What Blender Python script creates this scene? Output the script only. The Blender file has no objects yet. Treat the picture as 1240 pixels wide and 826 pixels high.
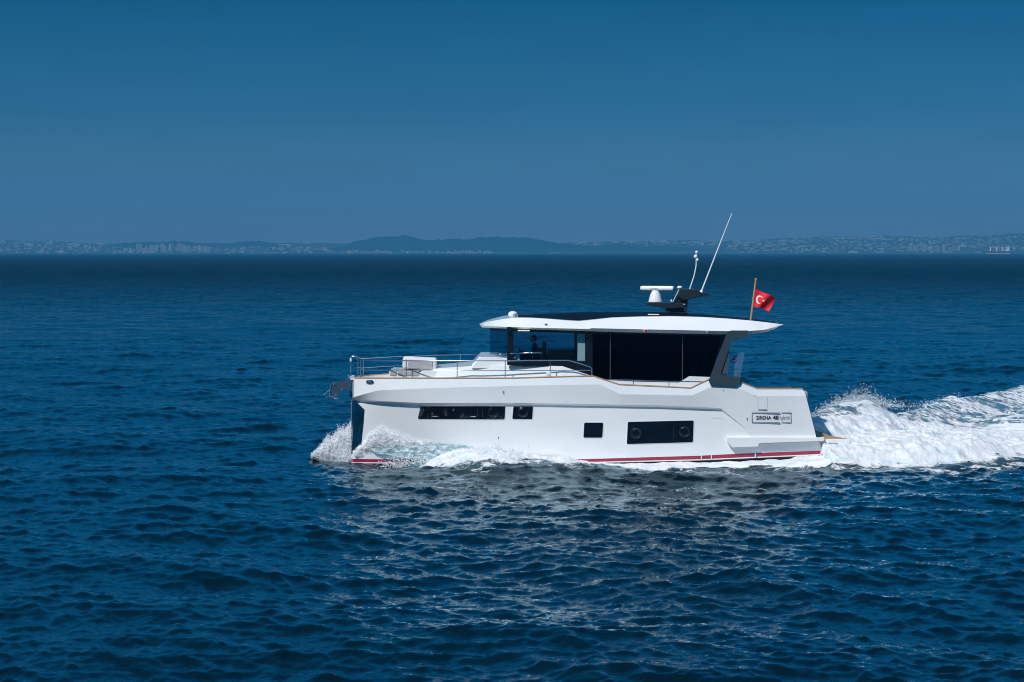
import bpy, bmesh, math, random
import numpy as np
from mathutils import Vector, Matrix
random.seed(7)
RNG = np.random.default_rng(11)
sc = bpy.context.scene
COL = sc.collection

# ------------------------------------------------------------------ camera, sky, sun, exposure
W0, H0 = 1240.0, 826.0
F = 2411.0                       # focal length in photo pixels (70 mm on full frame)
HOR = 305.6                      # photo row of the horizon
CH = 6.9                         # height of the drone camera over the sea
TH = math.atan((H0/2-HOR)/F)
cam_d = bpy.data.cameras.new('camera'); cam = bpy.data.objects.new('camera', cam_d); COL.objects.link(cam)
cam_d.sensor_width = 36; cam_d.lens = F/W0*36; cam_d.clip_start = .5; cam_d.clip_end = 60000
cam.location = (0, 0, CH); cam.rotation_euler = (math.pi/2-TH, 0, 0)
sc.camera = cam
SUN_EL, SUN_AZ = math.radians(47), math.radians(216)      # azimuth clockwise from +Y
world = bpy.data.worlds.new("World"); sc.world = world; world.use_nodes = True
nt = world.node_tree; nt.nodes.clear()
out = nt.nodes.new('ShaderNodeOutputWorld'); bg = nt.nodes.new('ShaderNodeBackground')
sky = nt.nodes.new('ShaderNodeTexSky'); sky.sky_type = 'NISHITA'; sky.sun_disc = False
sky.sun_elevation = SUN_EL; sky.sun_rotation = SUN_AZ; sky.altitude = 0; sky.air_density = 1.0; sky.dust_density = .4; sky.ozone_density = 3.0
tc = nt.nodes.new('ShaderNodeTexCoord'); sep = nt.nodes.new('ShaderNodeSeparateXYZ')
ramp = nt.nodes.new('ShaderNodeValToRGB')
nt.links.new(tc.outputs['Generated'], sep.inputs[0]); nt.links.new(sep.outputs['Z'], ramp.inputs[0])
SKY_STOPS = [(0.0, (.26, .31, .58)), (.03, (.15, .26, .47)), (.07, (.045, .205, .37)), (.125, (.0, .165, .295)), (.165, (.001, .44, .68)), (.26, (.001, .70, 1.0)), (.42, (.003, .62, .90)), (1, (.14, .38, .68))]
cr = ramp.color_ramp
while len(cr.elements) < len(SKY_STOPS): cr.elements.new(.5)
for e, (p, c) in zip(cr.elements, SKY_STOPS): e.position = p; e.color = (*c, 1)
mulc = nt.nodes.new('ShaderNodeMixRGB'); mulc.blend_type = 'MULTIPLY'; mulc.inputs[0].default_value = 1
nt.links.new(sky.outputs[0], mulc.inputs[1]); nt.links.new(ramp.outputs[0], mulc.inputs[2])
mps = nt.nodes.new('ShaderNodeMapping'); mps.inputs['Scale'].default_value = (7, 7, 38); nzs = nt.nodes.new('ShaderNodeTexNoise'); nzs.inputs['Scale'].default_value = 1.6; nzs.inputs['Detail'].default_value = 6; nzs.inputs['Roughness'].default_value = .6
mrs = nt.nodes.new('ShaderNodeMapRange'); mrs.inputs['From Min'].default_value = .3; mrs.inputs['From Max'].default_value = .75; mrs.inputs['To Min'].default_value = .95; mrs.inputs['To Max'].default_value = 1.10
veil = nt.nodes.new('ShaderNodeMixRGB'); veil.blend_type = 'MULTIPLY'; veil.inputs[0].default_value = 1
nt.links.new(tc.outputs['Generated'], mps.inputs[0]); nt.links.new(mps.outputs[0], nzs.inputs[0]); nt.links.new(nzs.outputs[0], mrs.inputs['Value']); nt.links.new(mulc.outputs[0], veil.inputs[1]); nt.links.new(mrs.outputs[0], veil.inputs[2])
nt.links.new(veil.outputs[0], bg.inputs[0]); bg.inputs[1].default_value = .10
nt.links.new(bg.outputs[0], out.inputs[0])
sd = bpy.data.lights.new('sun', 'SUN'); so = bpy.data.objects.new('sun', sd); COL.objects.link(so)
sd.energy = 4.2; sd.angle = math.radians(.5); sd.color = (1, .975, .94)
sdir = Vector((math.sin(SUN_AZ)*math.cos(SUN_EL), math.cos(SUN_AZ)*math.cos(SUN_EL), math.sin(SUN_EL)))
so.rotation_euler = sdir.to_track_quat('Z', 'Y').to_euler(); so.location = (-20, 0, 60)
vs = sc.view_settings; sc.display_settings.display_device = 'sRGB'
vs.view_transform = 'Standard'; vs.look = 'None'; vs.exposure = 0.0; vs.gamma = 1; vs.use_curve_mapping = False
cy = sc.cycles
cy.use_denoising = True; cy.denoising_prefilter = 'ACCURATE'; cy.filter_width = 1.05; cy.max_bounces = 8; cy.transparent_max_bounces = 16; cy.diffuse_bounces = 6; cy.glossy_bounces = 4
cy.volume_bounces = 0; cy.caustics_reflective = False; cy.caustics_refractive = False; cy.sample_clamp_indirect = 4

# ------------------------------------------------------------------ helpers
def P(px, py, Y):
    """photo pixel + distance -> world point"""
    xc, yc = (px-W0/2)/F, (H0/2-py)/F
    dy = math.cos(TH) + yc*math.sin(TH); dz = -math.sin(TH) + yc*math.cos(TH)
    t = Y/dy
    return Vector((xc*t, Y, CH + dz*t))
def pchip(xs, ys):
    xs = np.array(xs, float); ys = np.array(ys, float); h = np.diff(xs); d = np.diff(ys)/h
    m = np.zeros_like(xs); m[0] = d[0]; m[-1] = d[-1]
    for i in range(1, len(xs)-1):
        if d[i-1]*d[i] > 0:
            w1 = 2*h[i]+h[i-1]; w2 = h[i]+2*h[i-1]; m[i] = (w1+w2)/(w1/d[i-1]+w2/d[i])
    def f(x):
        x = np.clip(x, xs[0], xs[-1]); i = np.clip(np.searchsorted(xs, x)-1, 0, len(xs)-2)
        t = (x-xs[i])/h[i]
        return (ys[i]*(1+2*t)*(1-t)**2 + h[i]*m[i]*t*(1-t)**2 + ys[i+1]*t*t*(3-2*t) + h[i]*m[i+1]*t*t*(t-1))
    return f
def lin(pts):
    a = np.array(pts, float); return lambda x: np.interp(x, a[:, 0], a[:, 1])
def mat(name, color, rough=.5, metal=0, spec=.5, bump=None, var=None, coat=0, ior=1.5, trans=0):
    m = bpy.data.materials.new(name); m.use_nodes = True; n = m.node_tree; b = n.nodes['Principled BSDF']
    b.inputs['Base Color'].default_value = (*color, 1); b.inputs['Roughness'].default_value = rough
    b.inputs['Metallic'].default_value = metal; b.inputs['Specular IOR Level'].default_value = spec
    b.inputs['Coat Weight'].default_value = coat; b.inputs['IOR'].default_value = ior; b.inputs['Transmission Weight'].default_value = trans
    t = n.nodes.new('ShaderNodeTexCoord')
    if var:      # (scale xyz, other colour)
        mp = n.nodes.new('ShaderNodeMapping'); mp.inputs['Scale'].default_value = var[0]
        nz = n.nodes.new('ShaderNodeTexNoise'); nz.inputs['Scale'].default_value = 1; nz.inputs['Detail'].default_value = 5
        mx = n.nodes.new('ShaderNodeMixRGB'); mx.inputs[1].default_value = (*color, 1); mx.inputs[2].default_value = (*var[1], 1)
        rp = n.nodes.new('ShaderNodeValToRGB'); rp.color_ramp.elements[0].position = .35; rp.color_ramp.elements[1].position = .68
        n.links.new(t.outputs['Object'], mp.inputs[0]); n.links.new(mp.outputs[0], nz.inputs[0]); n.links.new(nz.outputs[0], rp.inputs[0])
        n.links.new(rp.outputs[0], mx.inputs[0]); n.links.new(mx.outputs[0], b.inputs['Base Color'])
    if bump:     # (scale, distance)
        nz2 = n.nodes.new('ShaderNodeTexNoise'); nz2.inputs['Scale'].default_value = bump[0]; nz2.inputs['Detail'].default_value = 6
        bp = n.nodes.new('ShaderNodeBump'); bp.inputs['Distance'].default_value = bump[1]; bp.inputs['Strength'].default_value = 1
        n.links.new(t.outputs['Object'], nz2.inputs[0]); n.links.new(nz2.outputs[0], bp.inputs['Height']); n.links.new(bp.outputs[0], b.inputs['Normal'])
    return m
def tinted_glass(name, tint, refl=(.9, .95, 1), milky=0, mirror=0):
    m = bpy.data.materials.new(name); m.use_nodes = True; n = m.node_tree; n.nodes.clear()
    o = n.nodes.new('ShaderNodeOutputMaterial'); tr = n.nodes.new('ShaderNodeBsdfTransparent'); gl = n.nodes.new('ShaderNodeBsdfGlossy')
    fr = n.nodes.new('ShaderNodeFresnel'); fr.inputs[0].default_value = 1.5; mx = n.nodes.new('ShaderNodeMixShader')
    tr.inputs[0].default_value = (*tint, 1); gl.inputs[0].default_value = (*refl, 1); gl.inputs['Roughness'].default_value = .02
    gg = n.nodes.new('ShaderNodeNewGeometry'); sb = n.nodes.new('ShaderNodeMath'); sb.operation = 'SUBTRACT'; sb.inputs[0].default_value = 1; ml = n.nodes.new('ShaderNodeMath'); ml.operation = 'MULTIPLY'
    n.links.new(gg.outputs['Backfacing'], sb.inputs[1]); n.links.new(sb.outputs[0], ml.inputs[0]); ad = n.nodes.new('ShaderNodeMath'); ad.operation = 'ADD'; ad.use_clamp = True; ad.inputs[1].default_value = mirror; n.links.new(fr.outputs[0], ad.inputs[0]); n.links.new(ad.outputs[0], ml.inputs[1]); n.links.new(ml.outputs[0], mx.inputs[0]); n.links.new(tr.outputs[0], mx.inputs[1]); n.links.new(gl.outputs[0], mx.inputs[2]); n.links.new(mx.outputs[0], o.inputs[0])
    if milky:
        df = n.nodes.new('ShaderNodeBsdfDiffuse'); df.inputs[0].default_value = (.5, .7, .8, 1); m3 = n.nodes.new('ShaderNodeMixShader'); m3.inputs[0].default_value = milky  # pale blue diffuse mixed in so the pane looks slightly lighter
        n.links.new(mx.outputs[0], m3.inputs[1]); n.links.new(df.outputs[0], m3.inputs[2]); n.links.new(m3.outputs[0], o.inputs[0])
    return m
M = dict(
    white=mat('white_gelcoat', (.775, .792, .785), .2, coat=.5, var=((.6, .6, 1.5), (.74, .758, .755))),
    deck=mat('white_deck', (.74, .74, .72), .6, bump=(60, .002)),
    teak=mat('teak', (.50, .29, .13), .55, var=((3, 30, 30), (.36, .20, .09))),
    cushion=mat('grey_cushion', (.42, .42, .42), .85, bump=(80, .003), var=((9, 9, 9), (.36, .36, .37))),
    fabric=mat('white_fabric', (.70, .70, .69), .8, bump=(70, .002)),
    red=mat('red_boot_stripe', (.34, .010, .048), .3, coat=.3, var=((2, 2, 8), (.27, .009, .042))),
    antifoul=mat('black_antifouling', (.012, .013, .016), .5),
    dark=mat('charcoal_paint', (.026, .042, .055), .4, coat=.2, var=((2, 2, 2), (.032, .05, .062))),
    black=mat('black_panel', (.006, .007, .010), .12, coat=.5),
    roofpanel=mat('dark_solar_roof', (.005, .008, .014), .5, coat=0, spec=.05),
    hullglass=mat('black_hull_glass', (.004, .005, .008), .04, ior=1.75),
    chrome=mat('polished_steel', (.62, .64, .66), .16, metal=1),
    dullsteel=mat('dark_steel_plate', (.20, .23, .26), .3, metal=.9, bump=(3, .02)), mirror=mat('mirror_steel', (.42, .46, .50), .07, metal=1, bump=(1.5, .02)), mastpaint=mat('near_black_paint', (.014, .021, .027), .35, coat=.2), dark2=mat('slate_paint', (.055, .07, .085), .4),
    grey=mat('grey_trim', (.25, .26, .28), .4),
    cream=mat('cream_panel', (.78, .74, .66), .6),
    wood=mat('interior_walnut', (.07, .04, .022), .4),
    ltext=mat('dark_lettering', (.02, .022, .03), .3), ltext2=mat('silver_lettering', (.42, .44, .47), .3, metal=.4),
    pink=mat('magenta_emblem', (.35, .02, .12), .4), flagred=mat('red_flag_cloth', (.78, .012, .03), .8), flagwhite=mat('white_flag_cloth', (.8, .8, .8), .8),
    skin=mat('skin', (.36, .19, .12), .6), hair=mat('dark_hair', (.015, .01, .008), .7), navy=mat('navy_shirt', (.012, .02, .06), .85),
    plastic=mat('white_plastic', (.78, .78, .78), .35), redlens=mat('red_lens', (.5, .01, .01), .2), whip=mat('white_fibreglass', (.78, .76, .76), .4),
    glass=tinted_glass('clear_tinted_glass', (.74, .84, .88)), dglass=tinted_glass('dark_tinted_glass', (.26, .28, .32), mirror=.18), wing=tinted_glass('side_screen_glass', (.95, 1, 1), milky=.05),
)
class MB:
    def __init__(s): s.v = []; s.f = []; s.m = []; s.sm = []
    def add(s, vs, fs, mi=0, smooth=False):
        k = len(s.v); s.v += [tuple(v) for v in vs]
        for f in fs: s.f.append(tuple(k+i for i in f)); s.m.append(mi); s.sm.append(smooth)
    def grid(s, rows, mi=0, smooth=True, flip=False):
        nr, nc = len(rows), len(rows[0]); vs = [p for r in rows for p in r]; fs = []
        for i in range(nr-1):
            for j in range(nc-1):
                q = (i*nc+j, i*nc+j+1, (i+1)*nc+j+1, (i+1)*nc+j); fs.append(q[::-1] if flip else q)
        s.add(vs, fs, mi, smooth)
    def box(s, a, b, mi=0, rot=None, piv=None):
        a = Vector(a); b = Vector(b)
        vs = [Vector((x, y, z)) for z in (a.z, b.z) for y in (a.y, b.y) for x in (a.x, b.x)]
        if rot is not None:
            c = Vector(piv) if piv is not None else (a+b)/2; vs = [rot @ (v-c)+c for v in vs]
        s.add(vs, [(0, 2, 3, 1), (4, 5, 7, 6), (0, 1, 5, 4), (2, 6, 7, 3), (0, 4, 6, 2), (1, 3, 7, 5)], mi)
    def hexa(s, near, far, mi=0):      # two matching loops joined into a solid
        n = len(near); vs = list(near)+list(far)
        fs = [tuple(range(n))[::-1], tuple(range(n, 2*n))]
        for i in range(n): j = (i+1) % n; fs.append((i, j, n+j, n+i))
        s.add(vs, fs, mi)
    def tube(s, pts, r, n=8, mi=0, cap=True):
        pts = [Vector(p) for p in pts]; rs = r if isinstance(r, (list, tuple)) else [r]*len(pts); rings = []
        for i, p in enumerate(pts):
            d = (pts[min(i+1, len(pts)-1)]-pts[max(i-1, 0)]).normalized()
            u = d.orthogonal().normalized() if i == 0 else (u-d*u.dot(d)).normalized()
            w = d.cross(u); rings.append([p+(u*math.cos(2*math.pi*k/n)+w*math.sin(2*math.pi*k/n))*rs[i] for k in range(n)])
        rows = [rg+[rg[0]] for rg in rings]
        k = len(s.v); vs = [p for rg in rings for p in rg]; fs = []
        for i in range(len(rings)-1):
            for j in range(n): fs.append((i*n+j, i*n+(j+1) % n, (i+1)*n+(j+1) % n, (i+1)*n+j))
        s.add(vs, fs, mi, True)
        if cap: s.add(rings[0], [tuple(range(n))[::-1]], mi); s.add(rings[-1], [tuple(range(n))], mi)
    def ellipsoid(s, c, r, nu=16, nv=10, mi=0, zmin=-1):
        rows = []
        for i in range(nv+1):
            ph = math.asin(zmin)+(math.pi/2-math.asin(zmin))*i/nv if zmin > -1 else -math.pi/2+math.pi*i/nv
            rows.append([Vector((c[0]+r[0]*math.cos(ph)*math.cos(2*math.pi*j/nu), c[1]+r[1]*math.cos(ph)*math.sin(2*math.pi*j/nu), c[2]+r[2]*math.sin(ph))) for j in range(nu+1)])
        s.grid(rows, mi, True)
    def build(s, name, mats, parent=None, origin=None, bevel=0, label=None, weld=False):
        me = bpy.data.meshes.new(name)
        if origin is None: origin = ORG if parent is not None else Vector((0, 0, 0))
        me.from_pydata([tuple(Vector(v)-origin) for v in s.v], [], s.f)
        for m in (mats if isinstance(mats, (list, tuple)) else [mats]): me.materials.append(M[m] if isinstance(m, str) else m)
        me.polygons.foreach_set('material_index', s.m); me.polygons.foreach_set('use_smooth', s.sm); me.update()
        o = bpy.data.objects.new(name, me); COL.objects.link(o)
        if parent is not None: o.parent = parent
        else: o.location = origin
        if bevel:
            b = o.modifiers.new('bevel', 'BEVEL'); b.width = bevel; b.segments = 2; b.limit_method = 'ANGLE'; b.angle_limit = math.radians(40)
        if label: o['label'] = label
        return o
def tag(o, label=None, cat=None, group=None, kind=None):
    if label: o['label'] = label
    if cat: o['category'] = cat
    if group: o['group'] = group
    if kind: o['kind'] = kind
    return o
def empty(name, loc):
    o = bpy.data.objects.new(name, None); COL.objects.link(o); o.location = loc; o.empty_display_size = .3; return o
def np_mesh(name, verts, quads, material, attrs=None, smooth=True):
    me = bpy.data.meshes.new(name); nv, nf = len(verts), len(quads)
    k = quads.shape[1]
    me.vertices.add(nv); me.vertices.foreach_set('co', verts.astype(np.float32).ravel())
    me.loops.add(nf*k); me.loops.foreach_set('vertex_index', quads.astype(np.int32).ravel())
    me.polygons.add(nf); me.polygons.foreach_set('loop_start', np.arange(0, nf*k, k, dtype=np.int32)); me.polygons.foreach_set('loop_total', np.full(nf, k, dtype=np.int32))
    me.polygons.foreach_set('use_smooth', np.full(nf, smooth, dtype=bool))
    me.update(calc_edges=True)
    for an, av in (attrs or {}).items():
        a = me.attributes.new(an, 'FLOAT', 'POINT'); a.data.foreach_set('value', av.astype(np.float32).ravel())
    me.materials.append(material)
    o = bpy.data.objects.new(name, me); COL.objects.link(o); return o

# ------------------------------------------------------------------ sea surface
YC = 66.4                                  # the yacht's centreline
WIND = math.atan2(-1.0, -.32)
def wave_tile(L, N, lmin, lmax, slope, seed, spread=2.0):
    g = np.random.default_rng(seed); k1 = 2*np.pi*np.fft.fftfreq(N, L/N); KX, KY = np.meshgrid(k1, k1, indexing='ij')
    K = np.hypot(KX, KY); K[0, 0] = 1; lam = 2*np.pi/K
    band = (lam > lmin) & (lam < lmax)
    c = np.cos(np.arctan2(KY, KX)-WIND); dirw = np.where(c > 0, np.abs(c)**spread, .12*np.abs(c)**spread)+.03
    A = np.where(band, K**-2.0*np.sqrt(dirw), 0)*(g.normal(size=K.shape)+1j*g.normal(size=K.shape)); A[0, 0] = 0
    h = np.fft.ifft2(A); sx = np.fft.ifft2(1j*KX*A).real; sy = np.fft.ifft2(1j*KY*A).real
    dx = np.fft.ifft2(1j*KX/K*A).real; dy = np.fft.ifft2(1j*KY/K*A).real; h = h.real
    s = slope/math.sqrt((sx**2+sy**2).mean())
    return L, N, h*s, dx*s, dy*s
def sample(tile, X, Y, rot=0.0):
    L, N = tile[0], tile[1]; c, s = math.cos(rot), math.sin(rot)
    u = (X*c+Y*s)/L*N; v = (-X*s+Y*c)/L*N
    iu = np.floor(u).astype(np.int64); iv = np.floor(v).astype(np.int64); fu = u-iu; fv = v-iv
    i0 = iu % N; i1 = (iu+1) % N; j0 = iv % N; j1 = (iv+1) % N; res = []
    for T in tile[2:]:
        res.append(T[i0, j0]*(1-fu)*(1-fv)+T[i1, j0]*fu*(1-fv)+T[i0, j1]*(1-fu)*fv+T[i1, j1]*fu*fv)
    return res
TILES = [(wave_tile(131, 512, 3.6, 15, .055, 1), 3.6, .0), (wave_tile(47, 512, 1.1, 3.6, .082, 2, 1.0), 1.1, .13), (wave_tile(17.3, 512, .34, 1.1, .175, 3, .9), .34, -.2), (wave_tile(5.3, 256, .11, .34, .18, 4, .8), .11, .31)]
CHOP = 1.05
def sea(X, Y, spacing=None):
    Z = np.zeros_like(X); DX = np.zeros_like(X); DY = np.zeros_like(X)
    for tile, lmin, rot in TILES:
        w = 1.0 if spacing is None else np.clip((lmin*1.6-spacing)/(lmin*.9), 0, 1)
        h, dx, dy = sample(tile, X, Y, rot); Z += h*w; DX += dx*w*CHOP; DY += dy*w*CHOP
    return Z, DX, DY
# wake relief, in metres, shared by the water and the foam
def gs(x): return np.exp(-x*x)
def sstep(a, b, x): t = np.clip((x-a)/(b-a), 0, 1); return t*t*(3-2*t)
b_water = pchip([-5.6, -4.5, -3, -1.5, 1, 4, 10.3], [.03, .55, 1.2, 1.75, 2.15, 2.22, 2.22])   # half breadth of the hull at the waterline over X
fY = lin([(8.5, 68.9), (10.4, 70.5), (11.5, 72), (13.5, 74.5), (15.5, 77.5), (18, 82.5), (20.5, 87), (24, 93), (30, 103)])   # far wake crest
fH = lin([(8.2, 0), (9.5, .5), (10.6, .85), (11.8, 1.12), (13.2, 1.24), (14.4, .86), (16, .66), (18, .58), (20.2, .66), (22, .6), (30, .45)])
nY = lin([(10, 62.7), (12.8, 63.2), (14.3, 63.8), (16.4, 65.0), (20, 67), (30, 72)])
nH = lin([(9, .0), (11, .06), (13, .12), (15, .22), (17, .27), (20, .27), (30, .2)])
hH = lin([(-5.4, 0), (-3.6, .05), (-2.4, .22), (-1.4, .42), (-.6, .56), (0, .36), (.8, .28), (1.5, .18), (2.1, .0), (3.6, -.04), (6.6, .0), (8, .05), (10, .12), (11, .2)])
hW = lin([(-4, 1.0), (-2.8, 1.5), (-1.2, 3.1), (-.2, 2.8), (.7, 1.9), (2, 2.6), (3.2, 1.3), (4.3, 1.9), (6, 1.2), (8, 1.3), (10, 1.7), (12, 1.8)])
def wake_z(X, Y):
    z = np.zeros_like(X)
    d = (Y-fY(X)); w = np.where(d > 0, 1.8, 2.6); z += fH(X)*gs(d/w)*(X > 8)
    d = (Y-nY(X)); z += nH(X)*gs(d/np.where(d > 0, 1.6, .8))*(X > 9)
    core = sstep(9.9, 11.5, X)*sstep(62.5, 66, Y)*(1-sstep(-1, 2, Y-fY(X))); z += .14*core*(1-.5*sstep(14, 24, X))
    side = (YC-b_water(X))-Y; inside = np.clip(side/np.maximum(hW(X), .3), -1, 1.2)
    z += hH(X)*np.where(side > -.3, np.clip(1-np.maximum(inside, 0), 0, 1)**.8, 0)*(X < 11.5)*sstep(11.5, 10.0, X)*(side > -3)
    # bow wave trough ahead of the near side foam, and the diverging crest it throws off
    z += -.16*gs((X+3.9)/1.5)*gs((Y-64.2)/1.5)-.20*gs((X+4.35)/.85)*gs((Y-65.5)/.85)
    dv = (Y-(63.2-(X+2.2)*.28)); z += .17*gs(dv/.9)*sstep(-2.6, -.8, X)*(1-sstep(6, 12, X))
    far = Y-(YC+b_water(X)); z += .35*gs((far-.5)/1.2)*sstep(-5.5, -4, X)*(1-sstep(9, 11, X))
    return z
# fractal noise tiles for foam
def noise_tile(L, N, beta, lmin, seed, stretch=1.0):
    g = np.random.default_rng(seed); k1 = 2*np.pi*np.fft.fftfreq(N, L/N); KX, KY = np.meshgrid(k1, k1, indexing='ij')
    K = np.hypot(KX*stretch, KY); K[0, 0] = 1
    A = np.where(2*np.pi/K > lmin, K**-beta, 0)*(g.normal(size=K.shape)+1j*g.normal(size=K.shape)); A[0, 0] = 0
    A[K < 2*np.pi/(L/5)] *= .3
    h = np.fft.ifft2(A).real; return L, N, h/h.std()
NTL = noise_tile(31, 1024, 2.1, .09, 24); NT1 = noise_tile(31, 1024, 1.35, .06, 21); NT2 = noise_tile(13, 512, 1.0, .05, 22); NT3 = noise_tile(37, 1024, 1.5, .08, 23, 2.6)

def cell(lo, hi): return lo, hi
dn = []; d = 20.0
while d < 160: dn.append(d); d *= 1.0026
while d < 1100: dn.append(d); d *= 1.0042
while d < 14500: dn.append(d); d *= 1.012
dn = np.array([.5, 2, 5, 9, 12, 15, 17, 18.5, 19.3]+dn)
nd = 980; half = math.radians(17.5)
th = np.concatenate([np.linspace(-half, half, nd), half+np.cumsum(np.geomspace(.0008, .16, 56))])
th = th[th < math.pi-.06]; neg = -(th[nd:])[::-1]; th = np.concatenate([neg, th])
TT, DD = np.meshgrid(th, dn, indexing='xy')
X0 = DD*np.sin(TT); Y0 = DD*np.cos(TT)
dth = np.gradient(th); dd = np.gradient(dn)
SP = np.maximum(dd[:, None]*.55, np.abs(DD*dth[None, :]))
Z, DX, DY = sea(X0, Y0, SP)
Z += wake_z(X0, Y0)*(DD < 200)
fadeh = np.clip((9000-DD)/6000, 0, 1)
VX = X0+DX*fadeh; VY = Y0+DY*fadeh; VZ = Z*fadeh
nr, nc = TT.shape; idx = np.arange(nr*nc).reshape(nr, nc)
q = np.stack([idx[:-1, :-1], idx[:-1, 1:], idx[1:, 1:], idx[1:, :-1]], -1).reshape(-1, 4)
qq = np.stack([idx[:-1, -1], idx[:-1, 0], idx[1:, 0], idx[1:, -1]], -1).reshape(-1, 4)
def aerated(X, Y):
    a = sstep(9, 12, X)*sstep(-1.6, .8, Y-nY(X))*(1-sstep(-1, 2.5, Y-fY(X)))
    side = (YC-b_water(X))-Y; a = np.maximum(a, sstep(-4, -2.5, X)*(side > -.5)*(1-sstep(.3, 1.2, side/np.maximum(hW(X), .2)))*(X < 11.5))
    return a
AER = aerated(X0, Y0)*(DD < 200)
wm = bpy.data.materials.new('sea_water'); wm.use_nodes = True; n = wm.node_tree; b = n.nodes['Principled BSDF']
b.inputs['Roughness'].default_value = .07; b.inputs['IOR'].default_value = 1.36; b.inputs['Specular Tint'].default_value = (.74, .90, 1, 1)
geo = n.nodes.new('ShaderNodeNewGeometry'); mp = n.nodes.new('ShaderNodeMapping'); mp.inputs['Scale'].default_value = (1.0, 1.5, 1); mp.inputs['Rotation'].default_value = (0, 0, .25)
nz = n.nodes.new('ShaderNodeTexNoise'); nz.inputs['Scale'].default_value = 6.5; nz.inputs['Detail'].default_value = 4; nz.inputs['Roughness'].default_value = .6
bp = n.nodes.new('ShaderNodeBump'); bp.inputs['Distance'].default_value = .011; bp.inputs['Strength'].default_value = 1
n.links.new(geo.outputs['Position'], mp.inputs[0]); n.links.new(mp.outputs[0], nz.inputs[0]); n.links.new(nz.outputs[0], bp.inputs['Height']); n.links.new(bp.outputs[0], b.inputs['Normal'])
atu = n.nodes.new('ShaderNodeAttribute'); atu.attribute_name = 'unresolved'
for inp, a0, a1 in (('Roughness', .035, .30), ('Specular IOR Level', .5, .14)):
    mr = n.nodes.new('ShaderNodeMapRange'); mr.inputs['To Min'].default_value = a0; mr.inputs['To Max'].default_value = a1; n.links.new(atu.outputs['Fac'], mr.inputs['Value']); n.links.new(mr.outputs[0], b.inputs[inp])
# waves too small for the far part of the mesh come in as relief there
nzf = n.nodes.new('ShaderNodeTexNoise'); nzf.inputs['Scale'].default_value = .55; nzf.inputs['Detail'].default_value = 5; nzf.inputs['Roughness'].default_value = .58
atf = n.nodes.new('ShaderNodeAttribute'); atf.attribute_name = 'farness'
bpf = n.nodes.new('ShaderNodeBump'); bpf.inputs['Distance'].default_value = 1.3; n.links.new(mp.outputs[0], nzf.inputs[0]); n.links.new(nzf.outputs[0], bpf.inputs['Height']); n.links.new(atf.outputs['Fac'], bpf.inputs['Strength']); n.links.new(bpf.outputs[0], bp.inputs['Normal'])
at = n.nodes.new('ShaderNodeAttribute'); at.attribute_name = 'aerated'
mx = n.nodes.new('ShaderNodeMixRGB'); mx.inputs[1].default_value = (.0006, .0095, .0160, 1); mx.inputs[2].default_value = (.16, .34, .40, 1)
n.links.new(at.outputs['Fac'], mx.inputs[0]); n.links.new(mx.outputs[0], b.inputs['Base Color'])
# fresnel mirror over the dark body of the sea; the mirror takes a trace of the water's colour
frw = n.nodes.new('ShaderNodeFresnel'); frw.inputs[0].default_value = 1.40; glw = n.nodes.new('ShaderNodeBsdfGlossy'); glw.inputs['Color'].default_value = (.72, .91, 1, 1); dfw = n.nodes.new('ShaderNodeBsdfDiffuse')
mru = n.nodes.new('ShaderNodeMapRange'); mru.inputs['To Min'].default_value = 1.0; mru.inputs['To Max'].default_value = .66; mur = n.nodes.new('ShaderNodeMapRange'); mur.inputs['To Min'].default_value = .03; mur.inputs['To Max'].default_value = .12
mlw = n.nodes.new('ShaderNodeMath'); mlw.operation = 'MULTIPLY'; mxw = n.nodes.new('ShaderNodeMixShader')
n.links.new(atu.outputs['Fac'], mru.inputs['Value']); n.links.new(atu.outputs['Fac'], mur.inputs['Value']); n.links.new(mur.outputs[0], glw.inputs['Roughness'])
for nd2 in (frw, glw, dfw): n.links.new(bp.outputs[0], nd2.inputs['Normal'])
n.links.new(mx.outputs[0], dfw.inputs['Color']); n.links.new(frw.outputs[0], mlw.inputs[0]); n.links.new(mru.outputs[0], mlw.inputs[1]); n.links.new(mlw.outputs[0], mxw.inputs[0])
n.links.new(dfw.outputs[0], mxw.inputs[1]); n.links.new(glw.outputs[0], mxw.inputs[2]); n.links.new(mxw.outputs[0], n.nodes['Material Output'].inputs[0])
water = np_mesh('sea_water', np.stack([VX, VY, VZ], -1).reshape(-1, 3), np.concatenate([q, qq]), wm, {'aerated': AER*.5, 'farness': np.clip((DD-150)/500, 0, 1), 'unresolved': np.clip(np.log(np.maximum(DD, 1)/50)/2.8, 0, 1)})
tag(water, kind='structure')
del VX, VY, VZ, X0, Y0, Z, DX, DY, q, TT, DD, SP

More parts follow.
